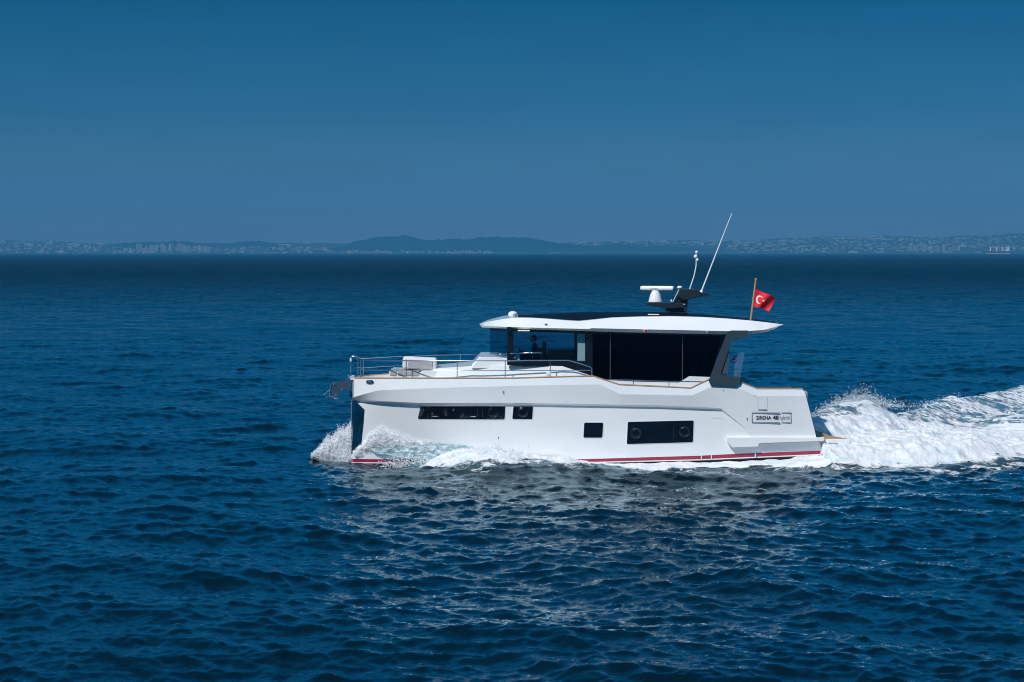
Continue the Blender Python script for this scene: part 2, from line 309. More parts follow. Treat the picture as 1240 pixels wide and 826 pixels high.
# ------------------------------------------------------------------ foam
fm = bpy.data.materials.new('white_foam'); fm.use_nodes = True; n = fm.node_tree; b = n.nodes['Principled BSDF']
b.inputs['Roughness'].default_value = .65; b.inputs['Specular IOR Level'].default_value = .3
b.inputs['Subsurface Weight'].default_value = .0
geo = n.nodes.new('ShaderNodeNewGeometry'); nz = n.nodes.new('ShaderNodeTexNoise'); nz.inputs['Scale'].default_value = 7; nz.inputs['Detail'].default_value = 7; nz.inputs['Roughness'].default_value = .7
bp = n.nodes.new('ShaderNodeBump'); bp.inputs['Distance'].default_value = .05; n.links.new(geo.outputs['Position'], nz.inputs[0]); n.links.new(nz.outputs[0], bp.inputs['Height']); n.links.new(bp.outputs[0], b.inputs['Normal'])
nz2 = n.nodes.new('ShaderNodeTexNoise'); nz2.inputs['Scale'].default_value = 2.6; nz2.inputs['Detail'].default_value = 8; nz2.inputs['Roughness'].default_value = .7; mpf = n.nodes.new('ShaderNodeMapping'); mpf.inputs['Scale'].default_value = (.45, 1.1, 1.3); mpf.inputs['Rotation'].default_value = (0, 0, -.12); n.links.new(geo.outputs['Position'], mpf.inputs[0]); n.links.new(mpf.outputs[0], nz2.inputs[0])
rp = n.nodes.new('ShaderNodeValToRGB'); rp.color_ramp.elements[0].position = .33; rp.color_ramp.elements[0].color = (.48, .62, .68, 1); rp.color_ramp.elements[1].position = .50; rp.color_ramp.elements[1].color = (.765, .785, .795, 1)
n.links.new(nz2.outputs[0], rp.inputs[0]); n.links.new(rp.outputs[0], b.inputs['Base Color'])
# lace: the foam thins into threads and flecks where its density falls
atd = n.nodes.new('ShaderNodeAttribute'); atd.attribute_name = 'foaminess'
mpl = n.nodes.new('ShaderNodeMapping'); mpl.inputs['Scale'].default_value = (.55, .9, .9); mpl.inputs['Rotation'].default_value = (0, 0, -.1)
na = n.nodes.new('ShaderNodeTexNoise'); na.inputs['Scale'].default_value = 2.4; na.inputs['Detail'].default_value = 9; na.inputs['Roughness'].default_value = .72; na.inputs['Distortion'].default_value = .6
vo = n.nodes.new('ShaderNodeTexVoronoi'); vo.feature = 'DISTANCE_TO_EDGE'; vo.inputs['Scale'].default_value = 2.6; vo.inputs['Detail'].default_value = 2
nd_ = n.nodes.new('ShaderNodeTexNoise'); nd_.inputs['Scale'].default_value = 1.8; nd_.inputs['Detail'].default_value = 3; vadd = n.nodes.new('ShaderNodeVectorMath'); vadd.operation = 'ADD'; vsc = n.nodes.new('ShaderNodeVectorMath'); vsc.operation = 'SCALE'; vsc.inputs['Scale'].default_value = .9
n.links.new(geo.outputs['Position'], mpl.inputs[0]); n.links.new(mpl.outputs[0], na.inputs[0]); n.links.new(mpl.outputs[0], nd_.inputs[0]); n.links.new(nd_.outputs['Color'], vsc.inputs[0]); n.links.new(vsc.outputs[0], vadd.inputs[0]); n.links.new(mpl.outputs[0], vadd.inputs[1]); n.links.new(vadd.outputs[0], vo.inputs['Vector'])
def M_(op, a, c):
    m_ = n.nodes.new('ShaderNodeMath'); m_.operation = op
    for k_, v_ in enumerate((a, c)):
        if isinstance(v_, (int, float)): m_.inputs[k_].default_value = v_
        else: n.links.new(v_, m_.inputs[k_])
    return m_.outputs[0]
thr_ = M_('ADD', M_('MULTIPLY', M_('SUBTRACT', na.outputs[0], .5), 2.1), M_('MULTIPLY', M_('MINIMUM', vo.outputs['Distance'], .30), .9))
mrf = n.nodes.new('ShaderNodeMapRange'); mrf.interpolation_type = 'SMOOTHSTEP'; mrf.inputs['From Min'].default_value = .0; mrf.inputs['From Max'].default_value = .30
n.links.new(M_('SUBTRACT', M_('SUBTRACT', atd.outputs['Fac'], .34), thr_), mrf.inputs['Value'])
trf = n.nodes.new('ShaderNodeBsdfTransparent'); mxf = n.nodes.new('ShaderNodeMixShader'); of_ = n.nodes['Material Output']
n.links.new(mrf.outputs[0], mxf.inputs[0]); n.links.new(trf.outputs[0], mxf.inputs[1]); n.links.new(b.outputs[0], mxf.inputs[2]); n.links.new(mxf.outputs[0], of_.inputs[0])
M['foam'] = fm
sm_ = bpy.data.materials.new('spray_drops'); sm_.use_nodes = True; n = sm_.node_tree; n.nodes.clear(); o_ = n.nodes.new('ShaderNodeOutputMaterial'); df = n.nodes.new('ShaderNodeBsdfDiffuse'); tl = n.nodes.new('ShaderNodeBsdfTranslucent'); mx = n.nodes.new('ShaderNodeMixShader')
df.inputs[0].default_value = (.97, .98, .99, 1); tl.inputs[0].default_value = (.93, .96, .98, 1); mx.inputs[0].default_value = .45
n.links.new(df.outputs[0], mx.inputs[1]); n.links.new(tl.outputs[0], mx.inputs[2]); n.links.new(mx.outputs[0], o_.inputs[0])
def foam_sheet(name, x0, x1, y0, y1, sx, sy, dens, lump, label):
    xs = np.arange(x0, x1, sx); ys = np.arange(y0, y1, sy); X, Y = np.meshgrid(xs, ys, indexing='ij')
    Dn = dens(X, Y); keep = Dn > .04
    Z, DX, DY = sea(X, Y); n1 = sample(NT1, X, Y)[0]; n2 = sample(NT2, X, Y, .5)[0]; n3 = sample(NT3, X, Y, .12)[0]
    nl = sample(NTL, X, Y, .3)[0]; rise = sstep(.62, 1.15, Dn)
    Z = Z*(1-.25*rise)+wake_z(X, Y)+.012+.04*rise+lump(X)*rise*(.35+.5*nl+.5*np.abs(nl)+.35*n3+.24*n1+.10*n2)
    kf = keep[:-1, :-1] & keep[1:, :-1] & keep[1:, 1:] & keep[:-1, 1:]
    idx = np.arange(X.size).reshape(X.shape)
    q = np.stack([idx[:-1, :-1], idx[1:, :-1], idx[1:, 1:], idx[:-1, 1:]], -1)[kf]
    used = np.unique(q); remap = np.full(X.size, -1); remap[used] = np.arange(len(used))
    V = np.stack([X+DX, Y+DY, Z], -1).reshape(-1, 3)[used]
    o = np_mesh(name, V, remap[q], fm, {'foaminess': (Dn+.10*n3+.05*n1).ravel()[used]}); tag(o, label, None, None, 'stuff'); return o
def dens_stern(X, Y):
    solid_far = lin([(10, 68.6), (13, 71.8), (14.5, 74.4), (16.5, 77), (19, 78.5), (26, 84)])
    a = sstep(-1.3, 1.7, Y-nY(X)+.45)*(1-sstep(-1.5, 2.4, Y-solid_far(X)))*sstep(9.85, 10.15, X)
    dip = .75*gs((Y-(67.6+(X-15)*.35))/.5)*sstep(14.0, 16, X)          # dark seam between the near arm and the core
    a = a*np.interp(X, [11, 14, 20], [1.24, 1.14, 1.02])-dip
    st = .62*sstep(9.5, 11, X)*sstep(-1.5, .5, Y-solid_far(X))*(1-sstep(-.4, 1.0, Y-fY(X)))   # streaky foam on the far arm
    nearfr = .50*sstep(9.5, 11, X)*(1-sstep(14, 17, X))*gs((Y-62.2)/.8)
    fs = .9*sstep(-4.5, -3, X)*(X < 10.8)*gs((Y-(YC+b_water(X)+.5))/1.0)   # beside the hull on the far side
    fr = .50*sstep(12.5, 15, X)*gs((Y-nY(X)+1.2)/.7)
    return np.maximum.reduce([a, st, nearfr, fs, fr])
def dens_side(X, Y):
    side = (YC-b_water(X))-Y
    wdt = np.maximum(hW(X), .2)
    start = sstep(-3.4, -2.0, X)
    a = 1.45*(1-sstep(.45, 1.08, side/wdt))*(side > -.35)*start*(1-sstep(11.0, 11.6, X))
    gap = lin([(2.4, 0), (3.4, .7), (4.6, .6), (5.6, .35), (6.4, .2), (8, .0)])
    fr = .46*(1-sstep(.9, 1.6, side/wdt))*(side > 0)*sstep(-3.8, -2.5, X)*(1-sstep(8, 11, X))
    return np.maximum(a-gap(X)*(side < .5*wdt), fr)
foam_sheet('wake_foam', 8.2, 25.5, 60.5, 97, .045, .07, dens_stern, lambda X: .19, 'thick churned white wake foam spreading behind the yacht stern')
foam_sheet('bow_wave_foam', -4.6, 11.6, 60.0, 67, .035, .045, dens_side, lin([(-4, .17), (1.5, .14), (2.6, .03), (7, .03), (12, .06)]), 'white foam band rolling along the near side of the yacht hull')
OCT_V = np.array([(1, 0, 0), (-1, 0, 0), (0, 1, 0), (0, -1, 0), (0, 0, 1), (0, 0, -1)], float)
OCT_F = np.array([(0, 2, 4), (2, 1, 4), (1, 3, 4), (3, 0, 4), (2, 0, 5), (1, 2, 5), (3, 1, 5), (0, 3, 5)])
def droplets(name, pts, rad, label):
    pts = np.array(pts); N = len(pts); r = np.array(rad)[:, None, None]
    ax = RNG.uniform(.7, 1.5, (N, 1, 3)); V = (pts[:, None, :]+OCT_V[None]*r*ax).reshape(-1, 3)
    Fc = (OCT_F[None]+6*np.arange(N)[:, None, None]).reshape(-1, 3)
    o = np_mesh(name, V, Fc, sm_, smooth=True); tag(o, label, None, None, 'stuff'); return o
def scatter(n, fn):
    pts, rad = [], []
    while len(pts) < n:
        r = fn()
        if r: pts.append(tuple(r[0])); rad.append(r[1])
    return pts, rad
# plume thrown up on the far side of the stem
plume_top = lin([(378, 551), (388, 541), (396, 530), (402, 531), (410, 521), (418, 519), (425, 512), (430, 510)])
plume_bot = lin([(378, 552), (388, 558), (400, 560), (412, 562), (430, 562)])
def fp():
    px = 430-52*abs(random.random())**.85; t, bt = plume_top(px), plume_bot(px)
    u = random.random()**.9; py = bt+(t-bt)*u*(1+.10*random.gauss(0, 1)*u)
    if math.sin(px*.9+py*.35)*.3+math.sin(px*.37-py*.8)*.3+random.random() < .35*u+.1: return None
    Y = 66.35+random.random()*1.1*(.5+(430-px)/50)
    edge = u > .75
    return P(px+random.gauss(0, .7), py+random.gauss(0, .9), Y), random.choice((.005, .008, .012, .017))*(.8 if edge else 1.2)
p1, r1 = scatter(26000, fp)
# spray over the near bow
def fp2():
    px = random.gauss(466, 20); py = random.gauss(545-(.22*gs((px-458)/14))*90, 8.5)
    top = np.interp(px, [430, 438, 446, 455, 462, 475, 490, 510, 530], [548, 538, 526, 519, 515, 520, 526, 532, 537])
    if py < top+abs(random.gauss(0, 3)) or py > 556 or px < 427+(py < 545)*(545-py)*.6 or px > 530: return None
    low = np.interp(px, [425, 440, 455, 470, 500, 530], [555, 546, 541, 545, 552, 560])
    if py > low and random.random() < .93: return None
    if random.random() < np.interp(px, [445, 480, 530], [0, .45, .85]): return None
    return P(px, py, hullY(px, py)-.02-random.random()*.14), random.choice((.005, .007, .010, .014))
SPRAY2 = fp2
def fp3():      # drops where the sheet breaks, over the dark trough
    px = random.gauss(492, 17); py = random.gauss(564, 5.5)
    if py > 577 or px < 455: return None
    return P(px, py, hullY(px, min(py, 562))-.15-random.random()*.9), random.choice((.006, .009, .013, .02))
def fp4():      # crest spray along the breaking edges
    k = random.random()
    if k < .55:
        X = random.uniform(9.5, 19) if k < .12 else random.gauss(12.6, 1.2); Y = float(fY(X))+random.gauss(.3, .6)
        z = float(wake_z(np.array([X]), np.array([Y]))[0])+.05+abs(random.gauss(0, .12+.10*gs((X-13)/1.6)))
        return Vector((X, Y, z)), random.choice((.005, .008, .012, .018))
    if k < 1.1:
        X = random.uniform(-2, 2.0) if k < .8 else random.gauss(-.9, .8); Y = YC-float(b_water(X))-random.random()*float(hW(X))
        z = float(wake_z(np.array([X]), np.array([Y]))[0])+.05+abs(random.gauss(0, .08))
        return Vector((X, Y, z)), random.choice((.008, .012, .018))
    X = random.gauss(20.3, .7); Y = 93+random.gauss(0, 1); return Vector((X, Y, .75+random.gauss(0, .22))), random.choice((.012, .018, .025))

# ------------------------------------------------------------------ the yacht
ORG = Vector((2.3, YC, 0))
yacht = empty('motor_yacht', ORG)
tag(yacht, 'white motor yacht with dark cabin windows speeding to the left across open sea', 'yacht')
def part(mb, name, m, parent=None, **k): return mb.build(name, m, parent or yacht, **k)
def mir(v): return Vector((v[0], 2*YC-v[1], v[2]))
def s_px(px): return (px-424.5)/37.2
bU_ = pchip([0, .15, .5, 1, 2, 3, 4, 5.5, 7, 10, 13, 14.6], [.30, .50, .82, 1.15, 1.62, 1.93, 2.12, 2.28, 2.37, 2.42, 2.38, 2.32])
bL_ = pchip([0, .2, .45, 1, 2, 3, 4, 5.5, 7, 9, 12, 14.6], [.03, .26, .46, .84, 1.36, 1.70, 1.94, 2.15, 2.27, 2.33, 2.31, 2.26])
bS_ = pchip([0, .45, 1, 2, 3, 4, 5.5, 7, 9, 12, 15.4], [.02, .16, .38, .85, 1.25, 1.56, 1.86, 2.06, 2.2, 2.22, 2.2])
cap_y = lin([(424, 458.2), (433, 458.4), (620, 458.4), (667, 457), (718, 455.8), (750, 466.2), (780, 467.6), (810, 469), (836.5, 470.4), (859, 459.8), (895.6, 462.8), (917, 471), (960.5, 471), (974, 471.4)])
k1_y = lin([(424, 481.5), (428, 481), (457, 473), (510, 470.6), (560, 468.9), (600, 468.3), (620, 467.2), (726, 465.6), (751, 477.4), (780, 478), (838, 479), (860, 469), (895, 470.5), (917, 479.8), (976, 479.8), (990, 480)])
k2_y = lin([(424, 483.8), (440, 484.6), (510, 488), (560, 488), (620, 487.8), (730, 489.7), (800, 491), (872.8, 494.2), (900.7, 517), (909.6, 529.5), (997, 529.5)])
step_ = lin([(424, 1), (760, 1), (873, .95), (905, .35), (912, 0), (1000, 0)])        # how far the upper hull overhangs the lower
st_y = lin([(424, 555.6), (470, 556.4), (694, 556.4), (849, 551.8), (915, 548.4), (997, 545.6)])
sb_y = lin([(424, 559.6), (470, 560), (694, 560), (849, 556.2), (915, 553.2), (997, 549.8)])
def bU(px): return bU_(s_px(px))
def bK2(px): return bU_(s_px(px))-.07-.16*np.exp(-(px-424.5)/40.)
def bL(px): return np.minimum(bL_(s_px(px)), bK2(px)-.10*step_(px)-.0)
def bS(px): return np.minimum(bS_(s_px(px)), bL(px)-.005)
LINES = dict(cap=(429, 972, cap_y, lambda p: bU(p)-.05), k1=(428.3, 976, k1_y, bU), k2=(425.6, 988.5, k2_y, bK2), k2b=(425.2, 989, lambda p: k2_y(p)+2.3*step_(p)+.15, bL),
             st=(425, 997, st_y, lambda p: bS(p)), sb=(425, 997, sb_y, lambda p: bS(p)-.015), wl=(425, 996, lambda p: sb_y(p)+1.3, lambda p: bS(p)-.02))
NS = 150
def line_pts(key, dy=0.0, db=0.0):
    a, e, fy, fb = LINES[key]
    u = np.linspace(0, 1, NS); u = np.where(u < .12, (u/.12)**1.7*.12, u); px = a+(e-a)*u
    # keep the corner stations crisp: snap to the kinks of the profile curves
    for kx in (718, 750, 836.5, 859, 872.8, 895.6, 900.7, 909.6, 917):
        i = int(np.argmin(abs(px-kx))); px[i] = kx
    return [P(x, float(fy(x))+dy, YC-float(fb(x))+db) for x in px]
def hullY(px, py):
    """distance of the near side of the hull at a photo pixel"""
    ys = [float(LINES[k][2](px)) for k in ('cap', 'k1', 'k2', 'k2b', 'st', 'sb')]; bs = [float(LINES[k][3](px)) for k in ('cap', 'k1', 'k2', 'k2b', 'st', 'sb')]
    for i in range(1, len(ys)): ys[i] = max(ys[i], ys[i-1]+.01)
    return YC-float(np.interp(py, ys, bs))
def hp(px, py, off=0.0): return P(px, py, hullY(px, py)-off)
def rear_low(pts, drop=.5):      # the far bulwark aft of the cabin folds down
    r = []
    for p in pts:
        t = float(sstep(7.3, 7.8, np.array(p.x))); r.append(Vector((p.x, p.y, p.z-drop*t)))
    return r
L = {k: line_pts(k) for k in LINES}
keel = [Vector((p.x, YC-(YC-p.y)*.55, -.55)) for p in L['wl']]; keelc = [Vector((p.x, YC, -.75)) for p in L['wl']]
LM = {k: [mir(p) for p in L[k]] for k in L}; LM['cap'] = rear_low(LM['cap'])
hull = MB()
def subdiv_rows(a, b, n=4): return [[pa.lerp(pb, i/n) for pa, pb in zip(a, b)] for i in range(n+1)]
for side, D in ((0, L), (1, LM)):
    kk, kc = (keel, keelc) if side == 0 else ([mir(p) for p in keel], keelc)
    for a, b2, mi in (('cap', 'k1', 0), ('k1', 'k2', 0), ('k2', 'k2b', 0), ('k2b', 'st', 0), ('st', 'sb', 1), ('sb', 'wl', 0)):
        hull.grid(subdiv_rows(D[a], D[b2], 1), mi, True, flip=bool(side))
    hull.grid([D['wl'], kk, kc], 2, True, flip=bool(side))
# stem face and transom
for a, b2 in (('cap', 'k1'), ('k1', 'k2'), ('k2', 'k2b'), ('k2b', 'st'), ('st', 'sb'), ('sb', 'wl')):
    pa, pb = L[a][0], L[b2][0]; ca = Vector((pa.x-.10, YC, pa.z)) if a in ('cap', 'k1') else Vector((pa.x, YC, pa.z)); cb = Vector((pb.x-.10, YC, pb.z)) if b2 in ('k1',) else Vector((pb.x, YC, pb.z))
    mi = 1 if a == 'st' else 0
    hull.add([pa, pb, cb, ca], [(0, 1, 2, 3)], mi); hull.add([mir(pa), mir(pb), cb, ca], [(3, 2, 1, 0)], mi)
    pa, pb = L[a][-1], L[b2][-1]; hull.add([pa, pb, mir(pb), mir(pa)] if a != 'cap' else [pa, pb, mir(pb), LM['cap'][-1]], [(3, 2, 1, 0)], mi)
part(hull, 'hull', ['white', 'red', 'antifoul'])
# thin white/grey joints that break the boot stripe
for px in (849.3, 861.5, 914.7):
    j = MB(); a = hp(px, float(st_y(px))-.3, .012); c = hp(px, float(sb_y(px))+.3, .012)
    j.box((a.x-.013, a.y-.002, c.z), (a.x+.013, a.y+.02, a.z)); part(j, 'stripe_joint', 'white')
# cap rail (teak) both sides, with the inner bulwark
def rail_strip(pts, w, h, lift=.0):
    m = MB(); s = 1 if pts[len(pts)//2].y < YC else -1
    o = [Vector((p.x, p.y-s*.015, p.z+lift)) for p in pts]; i = [Vector((p.x, p.y+s*w, p.z+lift)) for p in pts]
    up = Vector((0, 0, h)); rows = [o, [p+up for p in o], [p+up for p in i], i, o]
    m.grid(rows, 0, False, flip=(s > 0))
    for e in (0, -1): m.add([r[e] for r in rows[:4]], [(0, 1, 2, 3)])
    return m
for D in (L['cap'], LM['cap']): part(rail_strip(D, .11, .028, .002), 'cap_rail', 'teak', bevel=.006)
DZ = .16
def inner(D, s, d=.11): return [Vector((p.x, p.y+s*d, p.z)) for p in D]
def deckz(x, z): return 2.55+.10*(x < -100)
i0 = int(np.argmin([abs(p.x-6.45) for p in L['cap']]))
dk = MB()
A = inner(L['cap'], 1)[:i0+1]; B = [mir(p) for p in A]
def dz(p): return Vector((p.x, p.y, min(p.z-DZ, 2.67) if p.x < 2.5 else 2.36))
A2 = [dz(p) for p in A]; B2 = [dz(p) for p in B]
dk.grid([A, A2], 0, False); dk.grid([B, B2], 0, False, flip=True)
mid = [[a.lerp(b2, t) for a, b2 in zip(A2, B2)] for t in (0, .25, .5, .75, 1)]; dk.grid(mid, 0, False)
part(dk, 'deck', 'deck')
ck = MB(); A = inner(L['cap'], 1)[i0:]; B = inner(LM['cap'], -1)[i0:]
fl = lambda R: [Vector((p.x, p.y, 1.55)) for p in R]
ck.grid([A, fl(A)], 0, False); part(ck, 'cockpit_bulwark', 'white'); ck = MB(); ck.grid([B, fl(B)], 0, False, flip=True); part(ck, 'cockpit_bulwark', 'white')
cf = MB(); cf.grid([fl(A), fl(B)], 0, False); part(cf, 'cockpit_floor', 'teak')
so_ = MB(); so_.box((9.0, 65.0, 1.55), (9.6, 67.8, 1.95)); so_.box((9.5, 65.0, 1.95), (9.68, 67.8, 2.35)); part(so_, 'cockpit_sofa', 'cushion', bevel=.05)

# hull windows
def rrect(c, r, n=5):
    """rounded polygon from 4 pixel corners (tl, tr, br, bl)"""
    o = []
    for i in range(4):
        p = Vector(c[i]); a = (Vector(c[i-1])-p).normalized(); b2 = (Vector(c[(i+1) % 4])-p).normalized()
        for k in range(n+1):
            t = k/n; q = (p+a*r)*(1-t)**2+p*2*t*(1-t)+(p+b2*r)*t*t; o.append((q.x, q.y))
    return o
def patch(corners, r, off, thick, m, name, parent=None, nx=10):
    """curved plate that follows the hull side"""
    pl = rrect(corners, r); mb = MB(); xs = sorted(set([round(p[0], 3) for p in pl]+list(np.linspace(min(p[0] for p in pl), max(p[0] for p in pl), nx+2))))
    def span(x):
        ys = []
        for k in range(len(pl)):
            (xa, ya), (xb, yb) = pl[k], pl[(k+1) % len(pl)]
            if min(xa, xb)-2e-3 <= x <= max(xa, xb)+2e-3: ys += [ya, yb] if abs(xa-xb) < 1e-2 else [ya+(yb-ya)*(x-xa)/(xb-xa)]
        return min(ys), max(ys)
    sp_ = [span(x) for x in xs]
    def rows_(o): return [[hp(x, a+(b2-a)*t, o) for t in np.linspace(0, 1, 7)] for x, (a, b2) in zip(xs, sp_)]
    fr, bk = rows_(off+thick), rows_(off-.01)
    mb.grid(fr, 0, False); mb.grid([[r[0] for r in fr], [r[0] for r in bk]], 0, False); mb.grid([[r[-1] for r in bk], [r[-1] for r in fr]], 0, False)
    for e in (0, -1): mb.grid([fr[e], bk[e]], 0, False)
    return part(mb, name, m, parent)
def outer(c, d): 
    cx = sum(p[0] for p in c)/4; cyy = sum(p[1] for p in c)/4
    return [(p[0]+math.copysign(d, p[0]-cx), p[1]+math.copysign(d, p[1]-cyy)) for p in c]
def ring(c3, r, t, m, name, parent, n=24):
    mb = MB(); pts = [Vector((c3.x+r*math.cos(a), c3.y, c3.z+r*math.sin(a))) for a in [2*math.pi*k/n for k in range(n+1)]]
    mb.tube(pts, t, 6, cap=False); return part(mb, name, m, parent)
M['holering'] = mat('dark_port_ring', (.10, .12, .14), .15, metal=.9)
M['frame'] = mat('window_edge', (.30, .17, .09), .4)
for c, holes, bars in (([(509.5, 490.3), (612, 490.3), (611, 508), (505.8, 507.4)], [(597.5, 499.2)], [(578.5, 492, 505), (584.5, 492, 505)]),
                 ([(622, 490), (645.5, 490), (644.5, 507.7), (620.3, 507.5)], [(633.3, 499)], []),
                 ([(707.5, 511.9), (730.4, 511.9), (729.4, 530), (706.5, 530)], [], []),
                 ([(760.3, 511), (840, 509.2), (839.2, 535.5), (759, 537.8)], [(770, 524.5), (829, 522.8)], [(816, 514, 532)])):
    f = patch(outer(c, .75), 2.2, .002, .008, 'white', 'hull_window'); g = patch(c, 1.8, .008, .009, 'hullglass', 'pane', f)
    for (hx, hy) in holes: ring(hp(hx, hy, .022), .16, .016, 'holering', 'port_ring', f); ring(hp(hx, hy, .022), .115, .008, 'holering', 'port_ring', f)
    for (bx, y0, y1) in bars:
        mb = MB(); mb.tube([hp(bx, y0, .02), hp(bx, y1, .02)], .009, 6); part(mb, 'mullion', 'holering', f)
    if len(bars) == 2:
        mb = MB(); mb.tube([hp(523, 504.5, .018), hp(576, 504.8, .018)], .012, 6); part(mb, 'sill_bar', 'holering', f)
# stem protection plate
pl = [(425.4, 485.6), (430.3, 485.4), (441.2, 496), (436.8, 541), (430, 548.5), (425.4, 550)]
mb = MB(); mb.hexa([hp(a, c, .02) for a, c in pl][::-1], [hp(a, c, .004) for a, c in pl][::-1]); mb.hexa([mir(hp(a, c, .02)) for a, c in pl], [mir(hp(a, c, .004)) for a, c in pl]); part(mb, 'stem_plate', 'mirror')
mb = MB(); mb.ellipsoid(P(426, 489.3, 66.35), (.045, .05, .045)); part(mb, 'towing_eye', 'chrome')
# fairleads, outlets and fittings on the hull side
def oval(px, py, wx, wy, m1='chrome', name='fairlead'):
    mb = MB(); c = hp(px, py, .015); n = 20; pts = []
    for k in range(n+1):
        a = 2*math.pi*k/n; ex = math.copysign(abs(math.cos(a))**.7, math.cos(a)); ez = math.copysign(abs(math.sin(a))**.8, math.sin(a)); pts.append(hp(px+ex*wx*37, py-ez*wy*37, .015))
    mb.tube(pts, .022, 6, cap=False); o = part(mb, name, m1)
    m2 = MB(); m2.hexa([v+Vector((0, -.004, 0)) for v in pts[:-1]][::-1], [v+Vector((0, .02, 0)) for v in pts[:-1]][::-1]); part(m2, 'opening', 'black', o)
    m3 = MB(); m3.tube([c+Vector((-wx*.5, -.01, -.01)), c+Vector((-wx*.15, -.02, .02)), c+Vector((wx*.1, -.02, -.02)), c+Vector((wx*.5, -.01, .01))], .018, 6); part(m3, 'roller', 'chrome', o)
def wz(v): return v
oval(448.2, 462.6, .115, .05)
for px, py, r, m in ((609.6, 474.6, .04, 'grey'), (905, 507, .036, 'grey'), (876, 472.3, .02, 'grey'), (603.6, 530, .022, 'black'), (914, 479.3, .015, 'grey'), (916, 549.6, .05, 'chrome'), (640, 540, .014, 'grey')):
    mb = MB(); c = hp(px, py); mb.tube([c+Vector((0, .02, 0)), c+Vector((0, -.012, 0))], [r, r*.8], 12); mb.tube([c+Vector((0, -.012, -.6*r)), c+Vector((0, -.016, -1.5*r))], r*.35, 6); part(mb, 'hull_fitting', m)
# boarding gate slot
mb = MB(); a, c = hp(918, 495.6), hp(928.8, 496.6); mb.box((a.x, a.y-.012, c.z), (c.x, a.y+.02, a.z)); part(mb, 'slot_handle', 'grey')
for px in (917.9, 929.2):
    mb = MB(); a, c = hp(px, 481, .001), hp(px, 495, .001); mb.tube([a, c], .004, 4); part(mb, 'gate_seam', 'grey')

# name board: frame strips and lettering
def text_mesh(s, size, depth=.004):
    cu = bpy.data.curves.new('lettering', 'FONT'); cu.body = s; cu.size = size; cu.extrude = depth; cu.resolution_u = 3
    o = bpy.data.objects.new('lettering', cu); COL.objects.link(o); dg = bpy.context.evaluated_depsgraph_get()
    me = bpy.data.meshes.new_from_object(o.evaluated_get(dg)); bpy.data.objects.remove(o); bpy.data.curves.remove(cu); return me
def lettering(s, x0, x1, ybase, ytop, m, name, bold=0.0, parent=None, off=.012, extra=None):
    me = text_mesh(s, 1.0); xs = [v.co.x for v in me.vertices]; ys = [v.co.y for v in me.vertices]; zs = [v.co.z for v in me.vertices]
    cap_top = max(ys); a = hp(x0, ybase, off) if extra is None else extra(x0, ybase); e = hp(x1, ybase, off) if extra is None else extra(x1, ybase); t = hp((x0+x1)/2, ytop, off) if extra is None else extra((x0+x1)/2, ytop)
    sx = (e.x-a.x)/(max(xs)-min(xs)); sz = (t.z-a.z)/cap_top
    for v in me.vertices:
        u = (v.co.x-min(xs))*sx; fr = u/(e.x-a.x)
        v.co = Vector((a.x+u, a.y+(e.y-a.y)*fr+v.co.z*-1.0, a.z+(e.z-a.z)*fr+v.co.y*sz))-ORG
    me.materials.clear(); me.materials.append(M[m]); me.name = name
    o = bpy.data.objects.new(name, me); COL.objects.link(o); o.parent = parent or yacht
    if bold:
        c = o.copy(); c.data = me.copy()
        for v in c.data.vertices: v.co.x += bold
        bm = bmesh.new(); bm.from_mesh(me); bm.from_mesh(c.data); bm.to_mesh(me); bm.free(); bpy.data.objects.remove(c)
    return o
nb = MB()
for (x0, x1, y) in ((910.5, 944.2, 500), (946.3, 958.2, 500), (911, 944.2, 511.6), (946.3, 957, 511.6)):
    a, c = hp(x0, y-.55, .008), hp(x1, y+.55, .008); nb.box((a.x, a.y-.004, c.z), (c.x, a.y+.012, a.z))
for (x, ya, yb) in ((910.6, 500, 511.6), (957.9, 500, 511.6)):
    a, c = hp(x-.3, ya, .008), hp(x+.3, yb, .008); nb.box((a.x, a.y-.004, c.z), (c.x, a.y+.012, a.z))
board = part(nb, 'name_board', 'grey')
lettering('SIRENA', 915.7, 933.8, 508, 503.8, 'ltext', 'lettering', .006, board)
lettering('48', 935.8, 942.3, 508, 503.2, 'ltext', 'lettering', .011, board)
lettering('hybrid', 944.2, 955.8, 508, 503.2, 'ltext2', 'lettering', 0, board)

# stern sponson with its ledge, and swim platform
sp = MB()
def yy(px, o): return YC-float(bK2(min(px, 988)))-o
top = [(880.5, 529.6), (997.8, 529.6)]
prof_out = [(880, 529.6), (998, 529.6), (998, 534.8), (919, 537.4), (918, 540.8), (886.5, 542), (880.3, 534.5)]
sp.hexa([P(a, c, YC-2.42) for a, c in prof_out][::-1], [P(a, c, YC-2.2) for a, c in prof_out][::-1])
part(sp, 'spray_ledge', 'white', bevel=.012)
mb = MB(); a, c = P(919.5, 537.0, YC-2.425), P(997.5, 534.2, YC-2.425); mb.hexa([P(919.5, 536.6, YC-2.43), P(997.6, 534.0, YC-2.43), P(997.6, 535.0, YC-2.43), P(919.5, 537.7, YC-2.43)][::-1], [P(919.5, 536.6, YC-2.40), P(997.6, 534.0, YC-2.40), P(997.6, 535.0, YC-2.40), P(919.5, 537.7, YC-2.40)][::-1]); part(mb, 'rub_rail', 'grey')
pz = P(1000, 531.2, YC-2.1).z
mb = MB(); xa, xb = P(984, 530, YC-2.1).x, P(1029.3, 530, YC-2.1).x
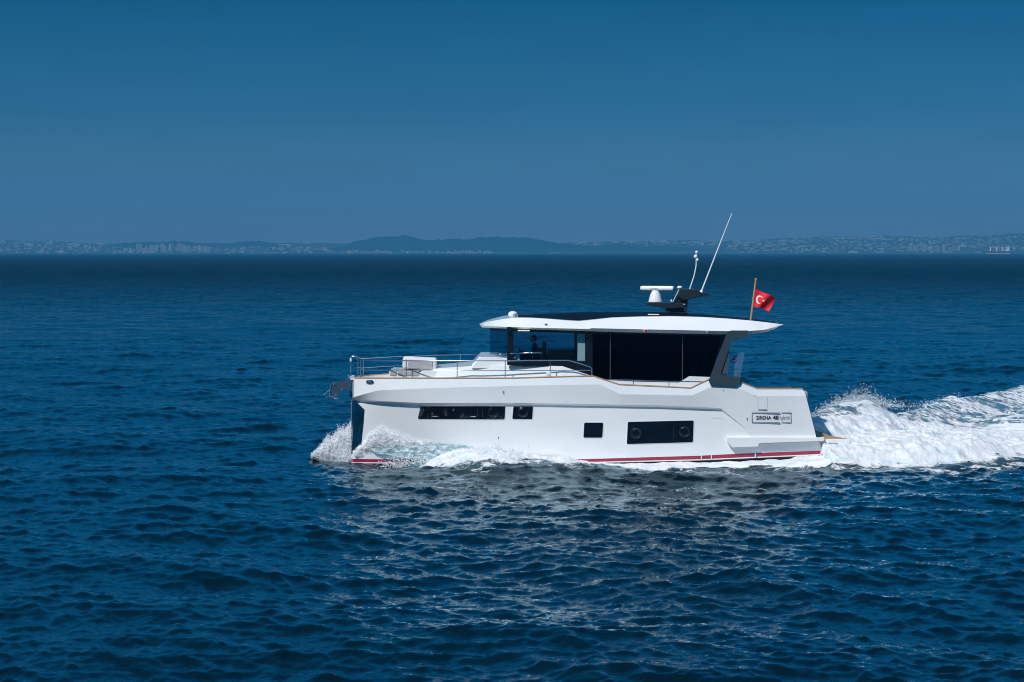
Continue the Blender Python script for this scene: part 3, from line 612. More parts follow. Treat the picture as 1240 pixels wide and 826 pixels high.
mb.box((P(997.8, 530, YC-2.2).x+.002, YC-2.2, pz-.14), (P(1002.6, 530, YC-2.2).x, YC+2.2, pz-.02)); xm = P(1002.6, 530, YC-2.25).x; PL = [(xm, -2.25), (xb, -2.25), (xb-.28, -1.7), (xm+.25, -1.15), (xm+.1, 1.15), (xm, 2.2)]; mb.hexa([Vector((a, YC+c, pz-.13)) for a, c in PL], [Vector((a, YC+c, pz)) for a, c in PL])
mb.box((xa, YC-2.15, pz-.3), (P(997.8, 530, YC-2.2).x, YC+2.15, pz-.03))
plat = part(mb, 'swim_platform', 'white', bevel=.02)
PL = [(xa+.1, -2.14), (xb-.1, -2.16), (xb-.36, -1.7), (xm+.2, -1.2), (xm+.05, 1.1), (xa+.1, 2.1)]; mb = MB(); mb.hexa([Vector((a, YC+c, pz-.02)) for a, c in PL], [Vector((a, YC+c, pz+.02)) for a, c in PL]); part(mb, 'teak_decking', 'teak', plat)
# stair block on the transom quarter with teak step
mb = MB(); tx = P(988, 525, YC-2.3).x; mb.hexa([P(974, 472, YC-1.5), P(988, 528, YC-1.5), P(978, 528, YC-1.5)], [P(974, 472, YC+1.5), P(988, 528, YC+1.5), P(978, 528, YC+1.5)]); part(mb, 'transom_block', 'white')
# stern fairlead and cleats above the quarter
mb = MB(); c = P(967.5, 473.2, YC-2.2); mb.box((P(961, 471, YC-2.3).x, c.y-.02, c.z-.06), (P(974, 471, YC-2.3).x, c.y+.1, c.z+.0)); ob = part(mb, 'stern_fairlead', 'black', bevel=.01)
mb = MB(); mb.tube([P(963, 472.6, YC-2.25), P(966, 473.2, YC-2.25)], .03, 8); mb.tube([P(970, 474, YC-2.25), P(973.8, 473, YC-2.25), P(973.8, 471.2, YC-2.25)], .03, 8); mb.ellipsoid(P(968, 474.2, YC-2.25), (.05, .03, .03)); part(mb, 'fairlead_roller', 'chrome', ob)

# foredeck trunk (coachroof), in two levels
def block_px(top, bot, Yn, Yf, m, name, bevel=.02, parent=None, side_in=0.0):
    """side profile given by pixels at the near face, extruded to the far face"""
    pl = top+bot[::-1]; near = [P(a, c, Yn) for a, c in pl]; far = [Vector((p.x, Yf, p.z)) for p in near]
    if side_in:
        n_ = len(top)
        for i in range(n_): near[i].y += side_in; far[i].y -= side_in
    mb = MB(); mb.hexa(near[::-1], far[::-1]); return part(mb, name, m, parent, bevel=bevel)
trA = MB(); tt = [(505, 454.5), (530, 446), (570, 443.4), (600, 442.6), (629.3, 442.4), (681, 443.5), (691.7, 447), (717, 455.6)]
wA = lin([(505, .9), (530, 1.15), (570, 1.5), (629, 1.75), (660, 1.9), (720, 1.98)])
rowb = [P(a, 461.5, YC-float(wA(a))-.10) for a, c in tt]; rowt = [P(a, c, YC-float(wA(a))) for a, c in tt]; rowc = [Vector((p.x, YC, p.z+.02)) for p in rowt]
trA.grid([rowb, rowt], 0, False); trA.grid([rowt, rowc], 0, False); trA.grid([[mir(p) for p in rowb], [mir(p) for p in rowt]], 0, False, flip=True); trA.grid([[mir(p) for p in rowt], rowc], 0, False, flip=True)
trA.add([rowb[0], rowt[0], rowc[0], mir(rowt[0]), mir(rowb[0])], [(0, 1, 2, 3, 4)]); part(trA, 'coachroof', 'white')
block_px([(571, 441.8), (580.5, 432.4), (597, 432.5), (629.4, 435)], [(571, 446), (629.4, 446)], YC-1.62, YC+1.62, 'white', 'raised_coachroof', .02, None, .06)
mb = MB(); mb.box((P(632.5, 444, YC-1.75).x, YC-1.80, P(632, 444.4, YC-1.75).z), (P(649, 444, YC-1.75).x, YC-1.70, P(632, 443.4, YC-1.75).z)); part(mb, 'air_vent', 'grey')
# forward seating
mb = MB(); pl = [(471, 455.2), (509, 456), (530, 447), (570, 443.8), (570, 460), (471, 460)]
block_px([(471, 449.5), (508, 451.5), (512, 449.2), (530, 446.8)], [(471, 460), (530, 460)], YC-1.18, YC+1.18, 'white', 'seat_base', .03)
for a, c in ((471.5, 480.8), (481.2, 508)):
    block_px([(a, 447.6), (c, 448.4+(c-480)*.03)], [(a, 455.5), (c, 456.4)], YC-1.2, YC-.4, 'cushion', 'seat_cushion', .05)
bk_ = block_px([(487.7, 432.3), (528.6, 434.2)], [(487, 446.8), (528.2, 448.8)], YC-1.0, YC-.35, 'fabric', 'seat_backrest', .07)
mb = MB(); mb.hexa([P(a, c, YC-1.03) for a, c in ((494, 435.6), (524, 437), (524, 447.4), (494, 446.4))][::-1], [P(a, c, YC-.98) for a, c in ((494, 435.6), (524, 437), (524, 447.4), (494, 446.4))][::-1]); part(mb, 'back_panel', 'cushion', bk_, bevel=.02)
mb = MB(); mb.box((P(512, 449, YC-1).x, YC-.9, P(512, 451, YC-1).z), (P(527, 449, YC-1).x, YC-.45, P(512, 448.2, YC-1).z)); part(mb, 'seat_hinge', 'grey', bk_)

# rails
def rail(paths, name, r=.017, parent=None, m='chrome'):
    mb = MB()
    for p in paths: mb.tube(p, r, 8)
    return part(mb, name, m, parent)
def rb(px): return YC-float(bU(max(px, 429)))+.10
def RP(px, py): return P(px, py, rb(px))
topn = [(435.3, 436.2), (492, 436.8), (553.6, 436.8), (611.7, 437), (640, 436.5), (689, 436.3)]
def rail_line(pts, n=14):
    f = lin(pts); xs = np.linspace(pts[0][0], pts[-1][0], n); return [RP(x, float(f(x))) for x in xs]
nt_ = rail_line(topn)+[RP(704, 440.6), RP(714.8, 444.2), RP(716.8, 446.4), RP(717, 455.6)]
md = rail_line([(435.3, 447.8), (530, 448.6), (611, 448.8), (716, 448.4)])
front = [P(435.3, 436.2, rb(435.3)), P(431.5, 434.9, 65.95), P(430.5, 434, 66.4)]; frontm = [P(435.3, 447.8, rb(435.3)), P(431.2, 446.6, 65.95), P(430.3, 445.8, 66.4)]
rl = rail([front[::-1]+nt_[1:], [mir(p) for p in front[::-1]+nt_[1:]]], 'bow_rail', .019)
rail([frontm[::-1]+md[1:], [mir(p) for p in frontm[::-1]+md[1:]]], 'middle_rail', .013, rl)
for px in (436.6, 492, 553.6, 611.7, 666.3):
    a = RP(px, 437 if px > 440 else 436.2); c = RP(px, float(cap_y(px))+.5)
    rail([[c, a]], 'stanchion', .015, rl); rail([[mir(c), mir(a)]], 'stanchion', .015, rl)
    for q in (c, mir(c)):
        mb = MB(); mb.tube([q+Vector((0, 0, .02)), q+Vector((0, 0, .045))], .032, 10); part(mb, 'stanchion_foot', 'chrome', rl)
mb = MB(); mb.ellipsoid(RP(664.3, 452.3)+Vector((0, -.03, 0)), (.085, .015, .085)); part(mb, 'round_vent', 'plastic')
g = MB(); g.tube([P(424.6, 456, 66.1), P(424.5, 432.6, 66.1), P(426.5, 431.6, 66.1), P(433, 431.4, 66.1)], .015, 8); g.tube([P(424.6, 434, 66.1), P(426, 442, 66.1), P(430.5, 445.4, 66.1)], .02, 8); part(g, 'pulpit_frame', 'chrome', rl); g = MB(); g.tube([P(433.2, 431.4, 66.7), P(433.2, 453, 66.7)], .014, 8); part(g, 'stanchion', 'chrome', rl)
mb = MB(); mb.tube([P(424.9, 434, 66.08), P(424.7, 437.6, 66.08)], .035, 10); part(mb, 'bow_light', 'plastic', rl)
# side deck grab rail
sr = [RP(720, 457.2), RP(729, 459.6), RP(750, 459.8), RP(767, 460.3), RP(810, 461.8), RP(846, 462.4), RP(857, 462.9)]
r2 = rail([sr], 'side_deck_rail', .017); rail([[mir(p) for p in sr]], 'side_deck_rail', .017)
for px, ya in ((767, 460.4), (810, 461.8)):
    c = RP(px, float(cap_y(px))+.3); rail([[c, RP(px, ya)]], 'stanchion', .014, r2); rail([[mir(c), mir(RP(px, ya))]], 'stanchion', .014, r2)
# bow: locker, windlass, roller bracket and anchor
mb = MB(); mb.box((P(424.6, 456, 66.3).x, 66.15, P(424, 460.2, 66.3).z), (P(428.8, 456, 66.3).x, 66.65, P(424, 455.2, 66.3).z)); part(mb, 'bow_fitting', 'plastic', bevel=.03)
mb = MB(); mb.ellipsoid(P(422.6, 455.4, 66.3), (.05, .05, .05)); mb.tube([P(421.5, 459.5, 66.3), P(423.5, 456, 66.3)], .045, 8); part(mb, 'bow_cleat', 'chrome')
pl = [(402.8, 462.6), (411, 461.6), (424.5, 460), (424.8, 471.2), (417.5, 471.8), (413, 474), (409, 478), (408, 480.6), (401.5, 479.9)]
mb = MB()
for Y in (66.22, 66.50): mb.hexa([P(a, c, Y) for a, c in pl][::-1], [P(a, c, Y+.025) for a, c in pl][::-1])
br = part(mb, 'anchor_bracket', 'dullsteel')
for a, c in ((404.6, 464.6), (414.3, 471.6), (406.6, 478.3)):
    mb = MB(); mb.tube([P(a, c, 66.18), P(a, c, 66.55)], .045, 10); part(mb, 'roller', 'chrome', br)
mb = MB(); mb.hexa([P(a, c, 66.2) for a, c in ((423.8, 471), (426, 476), (425.6, 483), (424, 478))][::-1], [P(a, c, 66.6) for a, c in ((423.8, 471), (426, 476), (425.6, 483), (424, 478))][::-1]); part(mb, 'hawse_opening', 'black')
an = MB()
an.tube([P(401.8, 464.5, 66.36), P(400.6, 469, 66.36), P(399.8, 475, 66.36), P(399.6, 480.2, 66.36)], .035, 8)
an.tube([P(401, 471.5, 66.36), P(396, 474.8, 66.36), P(390.8, 479.2, 66.36)], .025, 8); an.tube([P(390.4, 479.3, 66.36), P(396, 480.6, 66.36), P(401, 481, 66.36), P(406, 480.3, 66.36)], .035, 8)
an.hexa([P(a, c, 66.2) for a, c in ((390.2, 478.8), (401, 480.2), (404.5, 482.8), (409, 481.6), (411, 484.4), (417, 486.2), (416.6, 487.4), (410, 487), (403.5, 484.2), (398, 482.2))][::-1], [P(a, c, 66.5) for a, c in ((390.2, 478.8), (401, 480.2), (404.5, 482.8), (409, 481.6), (411, 484.4), (417, 486.2), (416.6, 487.4), (410, 487), (403.5, 484.2), (398, 482.2))][::-1])
part(an, 'anchor', 'chrome', bevel=.012)

# cabin: glass house
BG = 1.86                                              # half breadth of the glass
def uy(px): return float(np.interp(px, [592, 615, 740, 905], [398.2, 398.6, 401.8, 405.2]))
def pane(quad, name, m, far=False, Y=None, parent=None, t=.012):
    pts = [P(a, c, y) for a, c, y in quad]
    if far: pts = [mir(p) for p in pts]
    mb = MB(); off = Vector((0, t, 0)); mb.hexa(pts[::-1], [p+off for p in pts][::-1]); return part(mb, name, m, parent)
yn = YC-BG
cor = (618.5, YC-1.74)
for far in (False, True):
    # vee front
    pane([(593.2, 397.0, YC-.02), (614.8, 397.0, YC-1.66), (614.8, 433.5, YC-1.66), (593.2, 431.2, YC-.02)], 'windscreen', 'glass', far)
    pane([(621.4, 397.6, yn+.06), (714, 400, yn), (714, 438.5, yn), (621.4, 436.2, yn+.06)], 'side_window', 'glass', far)
    pane([(717, 400.5, yn), (879.5, 405.2, yn), (858.8, 457.4, yn), (836, 456.2, yn), (822, 464, yn), (770, 463, yn), (722, 460.5, yn), (717, 457, yn)], 'dark_side_window', 'dglass', far)
    # frames
    mb = MB(); q = [(614.3, 396.8), (621.8, 396.8), (621.8, 436.5), (614.3, 434.2)]
    pa = [P(a, c, YC-1.74) for a, c in q]; 
    if far: pa = [mir(p) for p in pa]
    mb.hexa(pa[::-1], [p+Vector((0, .10*(-1 if far else 1), 0)) for p in pa][::-1]); part(mb, 'corner_post', 'black')
    mb = MB(); q = [(709.5, 399), (717.5, 399), (717.5, 457), (709.5, 454.2)]; pa = [P(a, c, yn-.02) for a, c in q]
    if far: pa = [mir(p) for p in pa]
    mb.hexa(pa[::-1], [p+Vector((0, .08*(-1 if far else 1), 0)) for p in pa][::-1]); part(mb, 'door_post', 'black')
    # black lower skirt under the forward windows
    mb = MB(); q = [(614, 434), (629, 436.0), (716, 437.2), (717, 456.2), (692, 447.6), (681, 444.2), (629, 443.3), (614, 442)]; pa = [P(a, c, yn-.015) for a, c in q]
    if far: pa = [mir(p) for p in pa]
    mb.hexa(pa[::-1], [p+Vector((0, .08*(-1 if far else 1), 0)) for p in pa][::-1]); part(mb, 'window_skirt', 'black')
    # head rail under the roof
    mb = MB(); q = [(614, 396), (881, 404.2), (880.4, 407.4), (621, 401.6), (614, 401.4)]; pa = [P(a, c, yn-.018) for a, c in q]
    if far: pa = [mir(p) for p in pa]
    mb.hexa(pa[::-1], [p+Vector((0, .08*(-1 if far else 1), 0)) for p in pa][::-1]); part(mb, 'head_rail', 'black')
    # white cabin side below the dark window
    mb = MB(); q = [(714, 452), (722, 459.6), (770, 462.2), (822, 463.4), (834.6, 455.6), (860, 456.6), (866, 474), (714, 474)]; pa = [P(a, c, yn-.02) for a, c in q]
    if far: pa = [mir(p) for p in pa]
    mb.hexa(pa[::-1], [p+Vector((0, .10*(-1 if far else 1), 0)) for p in pa][::-1]); part(mb, 'cabin_side', 'white')
mb = MB()
for s in (1, -1):
    a, c = P(593.4, 397, YC-.06), P(614.6, 397, YC-1.66); h0 = Vector((0, 0, -.10)); q = [a, c, c+h0, a+h0]
    if s < 0: q = [mir(p) for p in q]
    mb.hexa(q, [p+Vector((.03, 0, 0)) for p in q])
part(mb, 'windscreen_head', 'black')
# wipers on the windscreen sill
mb = MB(); mb.tube([P(593.2, 429.2, YC-.1), P(606, 428.9, YC-.9), P(616, 428.4, YC-1.72), P(644, 427.2, YC-1.94), P(656, 427.3, YC-1.94)], .016, 6); wi = part(mb, 'wiper', 'chrome')
for a, c, Y in ((606.2, 429, YC-.95), (644.2, 427.3, YC-1.95)): mb = MB(); mb.ellipsoid(P(a, c, Y), (.05, .03, .03)); part(mb, 'wiper_hub', 'chrome', wi)
for sxp in (739, 826.5):
    mb = MB(); a, c = P(sxp, 403.5, yn-.006), P(sxp, 462.5, yn-.006); mb.box((a.x-.012, a.y-.003, c.z), (a.x+.012, a.y+.003, a.z)); part(mb, 'window_seam', 'dark2')
mb = MB()
for (x0, x1, y0, y1) in ((847, 850, 425, 447), (863, 865, 425, 447), (847, 865, 424, 426), (847, 865, 436, 437.5)):
    a, c = P(x0, y0, YC-.4), P(x1, y1, YC-.4); mb.box((a.x, a.y-.02, c.z), (c.x, a.y+.02, a.z))
part(mb, 'cabin_door_frame', 'grey')
# aft bulkhead of the cabin
mb = MB(); mb.hexa([P(a, c, YC-1.8) for a, c in ((868, 406), (874, 406), (856, 470), (850, 470))], [Vector((P(a, c, YC-1.8).x, YC+1.8, P(a, c, YC-1.8).z)) for a, c in ((868, 406), (874, 406), (856, 470), (850, 470))]); part(mb, 'aft_door_frame', 'black')
# inside of the cabin
zf = P(650, 458, YC).z
mb = MB(); mb.box((P(600, 440, YC).x, YC-1.5, zf-.1), (P(617, 440, YC).x, YC+1.5, P(600, 433, YC).z)); mb.box((P(617, 440, YC).x, YC-1.78, zf-.1), (P(862, 440, YC).x, YC+1.78, zf)); part(mb, 'cabin_floor', 'wood')
mb = MB(); mb.box((P(610, 440, YC).x, YC-1.5, zf), (P(628, 440, YC).x, YC+1.5, P(600, 431.5, YC).z)); part(mb, 'dashboard', 'black', bevel=.05)
mb = MB(); mb.hexa([P(a, c, YC+.1) for a, c in ((644, 429.5), (659, 429.8), (659, 436), (644, 436))][::-1], [P(a, c, YC+.5) for a, c in ((644, 429.5), (659, 429.8), (659, 436), (644, 436))][::-1]); part(mb, 'chart_screen', 'grey')
for far in (0, 1):
    mb = MB(); xa, xb = P(699.4, 405, yn+.12).x, P(708.4, 405, yn+.12).x; z0, z1 = P(700, 438.6, yn+.12).z, P(700, 404, yn+.12).z
    y0 = yn+.03 if not far else 2*YC-yn-.42
    mb.box((xa, y0, z0), (xb, y0+.3, z1)); part(mb, 'cabin_column', 'cream')
for (x0, x1, y0, y1, z0, z1, m_) in ((1.2, 2.4, -.2, 1.6, 0, .95, 'wood'), (2.9, 4.6, .7, 1.6, 0, .45, 'cushion'), (3.0, 4.6, 1.35, 1.65, .45, .95, 'cushion'), (2.7, 4.6, -1.6, -1.0, 0, .9, 'wood'), (5.0, 5.9, -1.5, -.7, 0, .9, 'wood'), (.7, 1.0, .1, .9, 0, 1.0, 'wood')):
    mb = MB(); mb.box((x0, YC+y0, zf), (x1, YC+y1, zf+z1)); part(mb, 'cabin_furniture', m_, bevel=.04)
# helm seat
hx = P(650, 420, YC+.25).x
mb = MB(); mb.tube([(hx, YC+.25, zf), (hx, YC+.25, zf+.45)], .05, 10); hs = part(mb, 'helm_seat', 'grey')
mb = MB(); mb.box((hx-.28, YC, zf+.45), (hx+.22, YC+.5, zf+.58)); part(mb, 'seat_pad', 'cushion', hs, bevel=.05)
mb = MB(); mb.box((hx+.18, YC, zf+.5), (hx+.32, YC+.5, zf+1.22)); part(mb, 'seat_back', 'wood', hs, bevel=.05)
mb = MB(); wc = Vector((hx-.62, YC+.25, zf+.84)); mb.tube([wc+Vector((.06*math.sin(a), .19*math.cos(a), .18*math.sin(a))) for a in [k*math.pi/10 for k in range(21)]], .014, 6, cap=False); mb.tube([wc, wc+Vector((-.2, 0, -.1))], .03, 8); part(mb, 'steering_wheel', 'black')

# roof
br_ = pchip([580.8, 584, 590, 600, 615, 640, 700, 860, 905, 925, 940, 948.3], [.12, .62, 1.0, 1.45, 1.85, 2.08, 2.2, 2.2, 2.12, 1.98, 1.8, 1.62])
r_bot = lin([(580.8, 393.4), (583.5, 396.6), (600, 397.4), (660, 399.4), (740, 402), (810, 403.6), (880, 405), (905, 404.8), (916, 404.0), (927, 402.3), (938, 398.2), (944, 395), (948.3, 393.4)])
r_fac = lin([(580.8, 393.0), (584, 394.5), (600, 395.4), (660, 397.2), (713, 398.4), (716, 397.4), (760, 398.4), (882, 401.0), (905, 400.9), (925, 399.6), (940, 395.6), (948.3, 393.2)])
r_top = lin([(580.8, 392.3), (592, 389.4), (610, 386.2), (628.5, 384.6), (645, 384.9), (661, 386), (682, 387.8), (701, 389.2), (720, 387.2), (741, 384.8), (774, 383.6), (814, 383.0), (850, 384), (880, 385.8), (910, 388.3), (930, 390.6), (948.3, 392.9)])
r_cen = lin([(580.8, 392.1), (592, 388.6), (610, 385.6), (626, 383.6), (640, 382), (660, 380), (709, 377.9), (783, 377.6), (831, 379.4), (870, 382), (910, 386.6), (930, 389.6), (948.3, 392.5)])
pxs = np.unique(np.concatenate([np.linspace(580.8, 600, 14), np.linspace(600, 905, 90), np.linspace(905, 948.3, 24)]))
inw = lin([(580.8, .03), (600, .16), (640, .26), (701, .34), (741, .40), (880, .40), (920, .25), (948.3, .03)])
def rrow(fy, db, scale=1): return [P(x, float(fy(x)), YC-max(float(br_(x))-float(db(x)), .02)) for x in pxs]
zero = lambda x: 0
Rb = rrow(r_bot, lambda x: .10*min(1, float(br_(x))/1.5)); Rf = rrow(r_fac, zero); Rt = rrow(r_top, inw)
Rcen = [P(x, float(r_cen(x)), YC) for x in pxs]
for i in range(len(pxs)): Rcen[i].x = Rt[i].x; Rcen[i].z = max(Rcen[i].z, Rt[i].z+.004)
Rbc = [Vector((p.x, YC, p.z+.03)) for p in Rb]
rf = MB()
for s in (0, 1):
    g_ = (lambda R: R) if s == 0 else (lambda R: [mir(p) for p in R])
    rf.grid([g_(Rbc), g_(Rb)], 1, False, flip=not s); rf.grid([g_(Rb), g_(Rf)], 0, True, flip=not s); rf.grid([g_(Rf), [a.lerp(b2, .5)+Vector((0, -.02*(1-2*s)*(-1 if s else 1)*0, .012)) for a, b2 in zip(g_(Rf), g_(Rt))], g_(Rt)], 0, True, flip=not s)
    # rim of white, then the crown
    rim = [t_.lerp(c_, .06) for t_, c_ in zip(g_(Rt), Rcen)]
    rf.grid([g_(Rt), rim], 0, True, flip=not s)
    rf.grid([rim, [a.lerp(b2, .5)+Vector((0, 0, .25*(b2.z-a.z))) for a, b2 in zip(rim, Rcen)], Rcen], 2, True, flip=not s)
for e in (0, -1): rf.add([Rb[e], Rf[e], Rt[e], Rcen[e], mir(Rt[e]), mir(Rf[e]), mir(Rb[e])], [(0, 1, 2, 3, 4, 5, 6)])
roof = part(rf, 'roof', ['white', 'grey', 'roofpanel'])
xw = P(627, 384, YC-1).x-ORG.x
for pl_ in roof.data.polygons:
    if pl_.material_index == 2 and pl_.center.x < xw: pl_.material_index = 0
mb = MB(); mb.tube([P(784.5, 382, YC-1.2), P(798, 382.2, YC-1.2)], .05, 8); part(mb, 'roof_hatch', 'plastic', roof)
# red port light, small lamp and under-roof lights
mb = MB(); c = P(781.5, 400.3, YC-2.2); mb.box((c.x-.05, c.y-.06, c.z-.06), (c.x+.07, c.y+.06, c.z+.05)); nl = part(mb, 'navigation_light', 'plastic', bevel=.02)
mb = MB(); mb.ellipsoid(c+Vector((.0, -.07, 0)), (.045, .03, .045)); part(mb, 'red_lens', 'redlens', nl)
mb = MB(); c = P(856.5, 402.2, YC-2.2); mb.ellipsoid(c, (.05, .03, .03)); mb.tube([c, c+Vector((-.03, -.02, -.05))], .02, 6); part(mb, 'roof_hook', 'grey')
mb = MB(); a, c = P(627, 399.7, YC-2.05), P(641.5, 399.9, YC-2.05); mb.box((a.x, a.y-.1, a.z-.04), (c.x, a.y+.1, a.z)); part(mb, 'roof_lamp', 'cream', bevel=.01)
mb = MB(); c = P(661, 392.3, YC-2.05); mb.box((c.x-.04, c.y-.06, c.z-.012), (c.x+.04, c.y+.05, c.z+.012)); part(mb, 'roof_drain', 'grey')
# searchlight on the roof front
c = P(621, 380.8, YC-1.0); sl = MB(); sl.tube([P(621, 386.5, YC-1.0), P(621, 383, YC-1.0)], [.06, .045], 12); sl.ellipsoid(c, (.155, .13, .11)); sl_o = part(sl, 'searchlight', 'plastic')
mb = MB(); mb.ellipsoid(c+Vector((.05, -.11, -.01)), (.07, .02, .055)); part(mb, 'lamp_glass', 'grey', sl_o)

# aft side screen: dark frame with glass
for far in (0, 1):
    g_ = (lambda R: R) if not far else (lambda R: [mir(p) for p in R]); sgn = -1 if far else 1
    outp = [(884.8, 400.2), (905.4, 400.2), (905.2, 409.0), (889, 410.5), (886.3, 413), (882.6, 424), (881.2, 452.8), (873.4, 453.4), (896.4, 457.0), (895.4, 463.8), (891.2, 467.6), (860.6, 466.8), (858.0, 461.0), (879.4, 405)]
    # frame as convex pieces
    Yo, Yi = YC-2.46, YC-2.06
    pieces = [[(884.8, 400.2), (905.4, 400.2), (905.2, 409.0), (890, 409.9), (886.3, 412.4), (879.4, 405.2)],
              [(879.4, 405.2), (886.3, 412.4), (882.6, 422), (873.2, 450), (873.4, 453.4), (858.0, 461.0)],
              [(858.0, 461.0), (873.4, 453.4), (896.4, 457.0), (895.4, 463.8), (891.2, 467.6), (860.6, 466.8)]]
    mb = MB()
    for pc in pieces: mb.hexa(g_([P(a, c, Yo) for a, c in pc])[::-1], g_([P(a, c, Yi) for a, c in pc])[::-1])
    fo = part(mb, 'aft_pillar', 'dark')
    mb = MB(); pc = [(886.3, 412.4), (882.8, 423), (881.4, 453.6), (873.4, 452.6), (873.6, 449.6)]
    mb.hexa(g_([P(a, c, Yo+.05) for a, c in pc])[::-1], g_([P(a, c, Yi) for a, c in pc])[::-1]); part(mb, 'inner_panel', 'dark2', fo)
    mb = MB(); pc = [(889, 409.8), (904.3, 408.8), (896.8, 457.2), (881.2, 454.4), (882.6, 424), (885.8, 412.6)]
    mb.hexa(g_([P(a, c, Yi-.06) for a, c in pc])[::-1], g_([P(a, c, Yi-.045) for a, c in pc])[::-1]); gl = part(mb, 'glass_screen', 'wing', fo)
    if not far:
        mb = MB(); E = lambda a, c: P(a, c, Yi-.07)
        for sw in ([(885.2, 437.2), (887.2, 436.2), (888.2, 434), (890.2, 432.4), (891.4, 432)], [(884, 436.4), (887.4, 435.8), (890.6, 434.6), (893.4, 434)], [(884.8, 439), (887, 439.7), (889, 438.8), (890.4, 436.6), (892.2, 435.4)]):
            mb.tube([E(a, c) for a, c in sw], [.008]+[.018]*(len(sw)-2)+[.008], 6)
        part(mb, 'emblem', 'pink', fo)

# mast with radar, aerials
ms = MB()
def slab(pl, ya, yb, mb=None): (mb or ms).hexa([P(a, c, YC+ya) for a, c in pl][::-1], [Vector((P(a, c, YC+ya).x, YC+yb, P(a, c, YC+ya).z)) for a, c in pl][::-1])
slab([(782.6, 366.2), (832, 367), (832, 371.5), (818, 373.8), (806, 373.8), (790, 370.4), (782.8, 368.8)], -.42, .42)
slab([(806, 373.6), (811.5, 373.6), (812.2, 379.5), (807.5, 379.5)], -.35, -.25); slab([(806, 373.6), (811.5, 373.6), (812.2, 379.5), (807.5, 379.5)], .25, .35)
slab([(826.5, 365), (832.8, 364), (832.2, 380), (829, 380)], -.42, -.3); slab([(826.5, 365), (832.8, 364), (832.2, 380), (829, 380)], .3, .42); slab([(811, 373), (828, 373), (828.5, 378.6), (812, 378.6)], -.2, .2)
slab([(814.3, 367), (824, 367), (829, 359), (822.8, 350.6)], -.36, -.28); slab([(814.3, 367), (824, 367), (829, 359), (822.8, 350.6)], .28, .36)
slab([(822, 358), (826, 370), (832.5, 370), (833, 362)], -.4, .4)
slab([(823, 350.2), (842.6, 350.3), (849.6, 354.2), (860.4, 355.6), (860.4, 356.8), (845, 359.6), (833, 363.4), (825.6, 363), (820.6, 358.4)], -.55, .55)
mast = part(ms, 'radar_mast', 'mastpaint', bevel=.02)
rd = MB(); k_ = [(365.4, .235, .2), (363, .215, .19), (360, .195, .17), (356, .165, .14), (353, .115, .11), (351.6, .08, .08)]
rows = []
for py, rx, ry in k_:
    c = P(793.6, py, YC); rows.append([Vector((c.x+rx*math.cos(a), c.y+ry*math.sin(a), c.z)) for a in [2*math.pi*j/20 for j in range(21)]])
rd.grid(rows, 0, True); rd_o = part(rd, 'radar', 'plastic')
ra = MB(); a, c = P(775.6, 349, YC), P(816, 349.2, YC); ca = (a+c)/2; rot = Matrix.Rotation(math.radians(-22), 3, 'Z')
Lr = (c.x-a.x)/2/math.cos(math.radians(22))*.97
ra.box((ca.x-Lr, ca.y-.085, ca.z-.075), (ca.x+Lr, ca.y+.085, ca.z+.075), rot=rot, piv=ca); arm = part(ra, 'radar_arm', 'plastic', rd_o, bevel=.05)
def on_arm(px, py):
    p = P(px, py, YC); u = (p.x-ca.x)/math.cos(math.radians(22)); q = rot @ Vector((u, -.0875, 0)); return Vector((ca.x+q.x, ca.y+q.y, p.z))
lettering('GARMIN', 788, 797.2, 350.3, 348.2, 'ltext2', 'lettering', 0, rd_o, extra=on_arm)
def whip(pts, r, name, m='whip', foot=None):
    mb = MB(); mb.tube(pts, r, 8); o = part(mb, name, m)
    if foot: f = MB(); f.tube([foot[0], foot[1]], [.07, .035], 12); part(f, 'aerial_base', 'plastic', o)
    return o
whip([P(849.6, 352.6, YC-.4), P(868, 305, YC-.4), P(886.2, 258.6, YC-.4)], [.028, .022, .012], 'long_aerial', foot=(P(848.8, 355.0, YC-.4), P(850, 351.4, YC-.4)))
o = whip([P(835.2, 350.2, YC-.2), P(840.6, 334, YC-.2), P(843.0, 322, YC-.2), P(843.4, 308, YC-.2)], [.022, .02, .02, .014], 'instrument_mast', 'plastic')
for a, c, r in ((843.5, 305.6, .055), (842.3, 310.8, .07), (844.2, 314.8, .06)): mb = MB(); mb.ellipsoid(P(a, c, YC-.2), (r*.9, r, r)); part(mb, 'sensor', 'plastic', o)
mb = MB(); mb.tube([P(814.6, 366, YC-.45), P(822.8, 349.6, YC-.45)], .012, 6); mb2 = part(mb, 'anchor_light_mast', 'plastic'); mb = MB(); mb.ellipsoid(P(823, 348.2, YC-.45), (.09, .07, .055)); part(mb, 'lamp', 'plastic', mb2); mb = MB(); mb.ellipsoid(P(813, 364.4, YC-.45), (.03, .03, .045)); part(mb, 'lamp', 'plastic', mb2)
mb = MB(); mb.ellipsoid(P(828.8, 368.8, YC-.43), (.05, .02, .03)); part(mb, 'mast_fitting', 'grey')

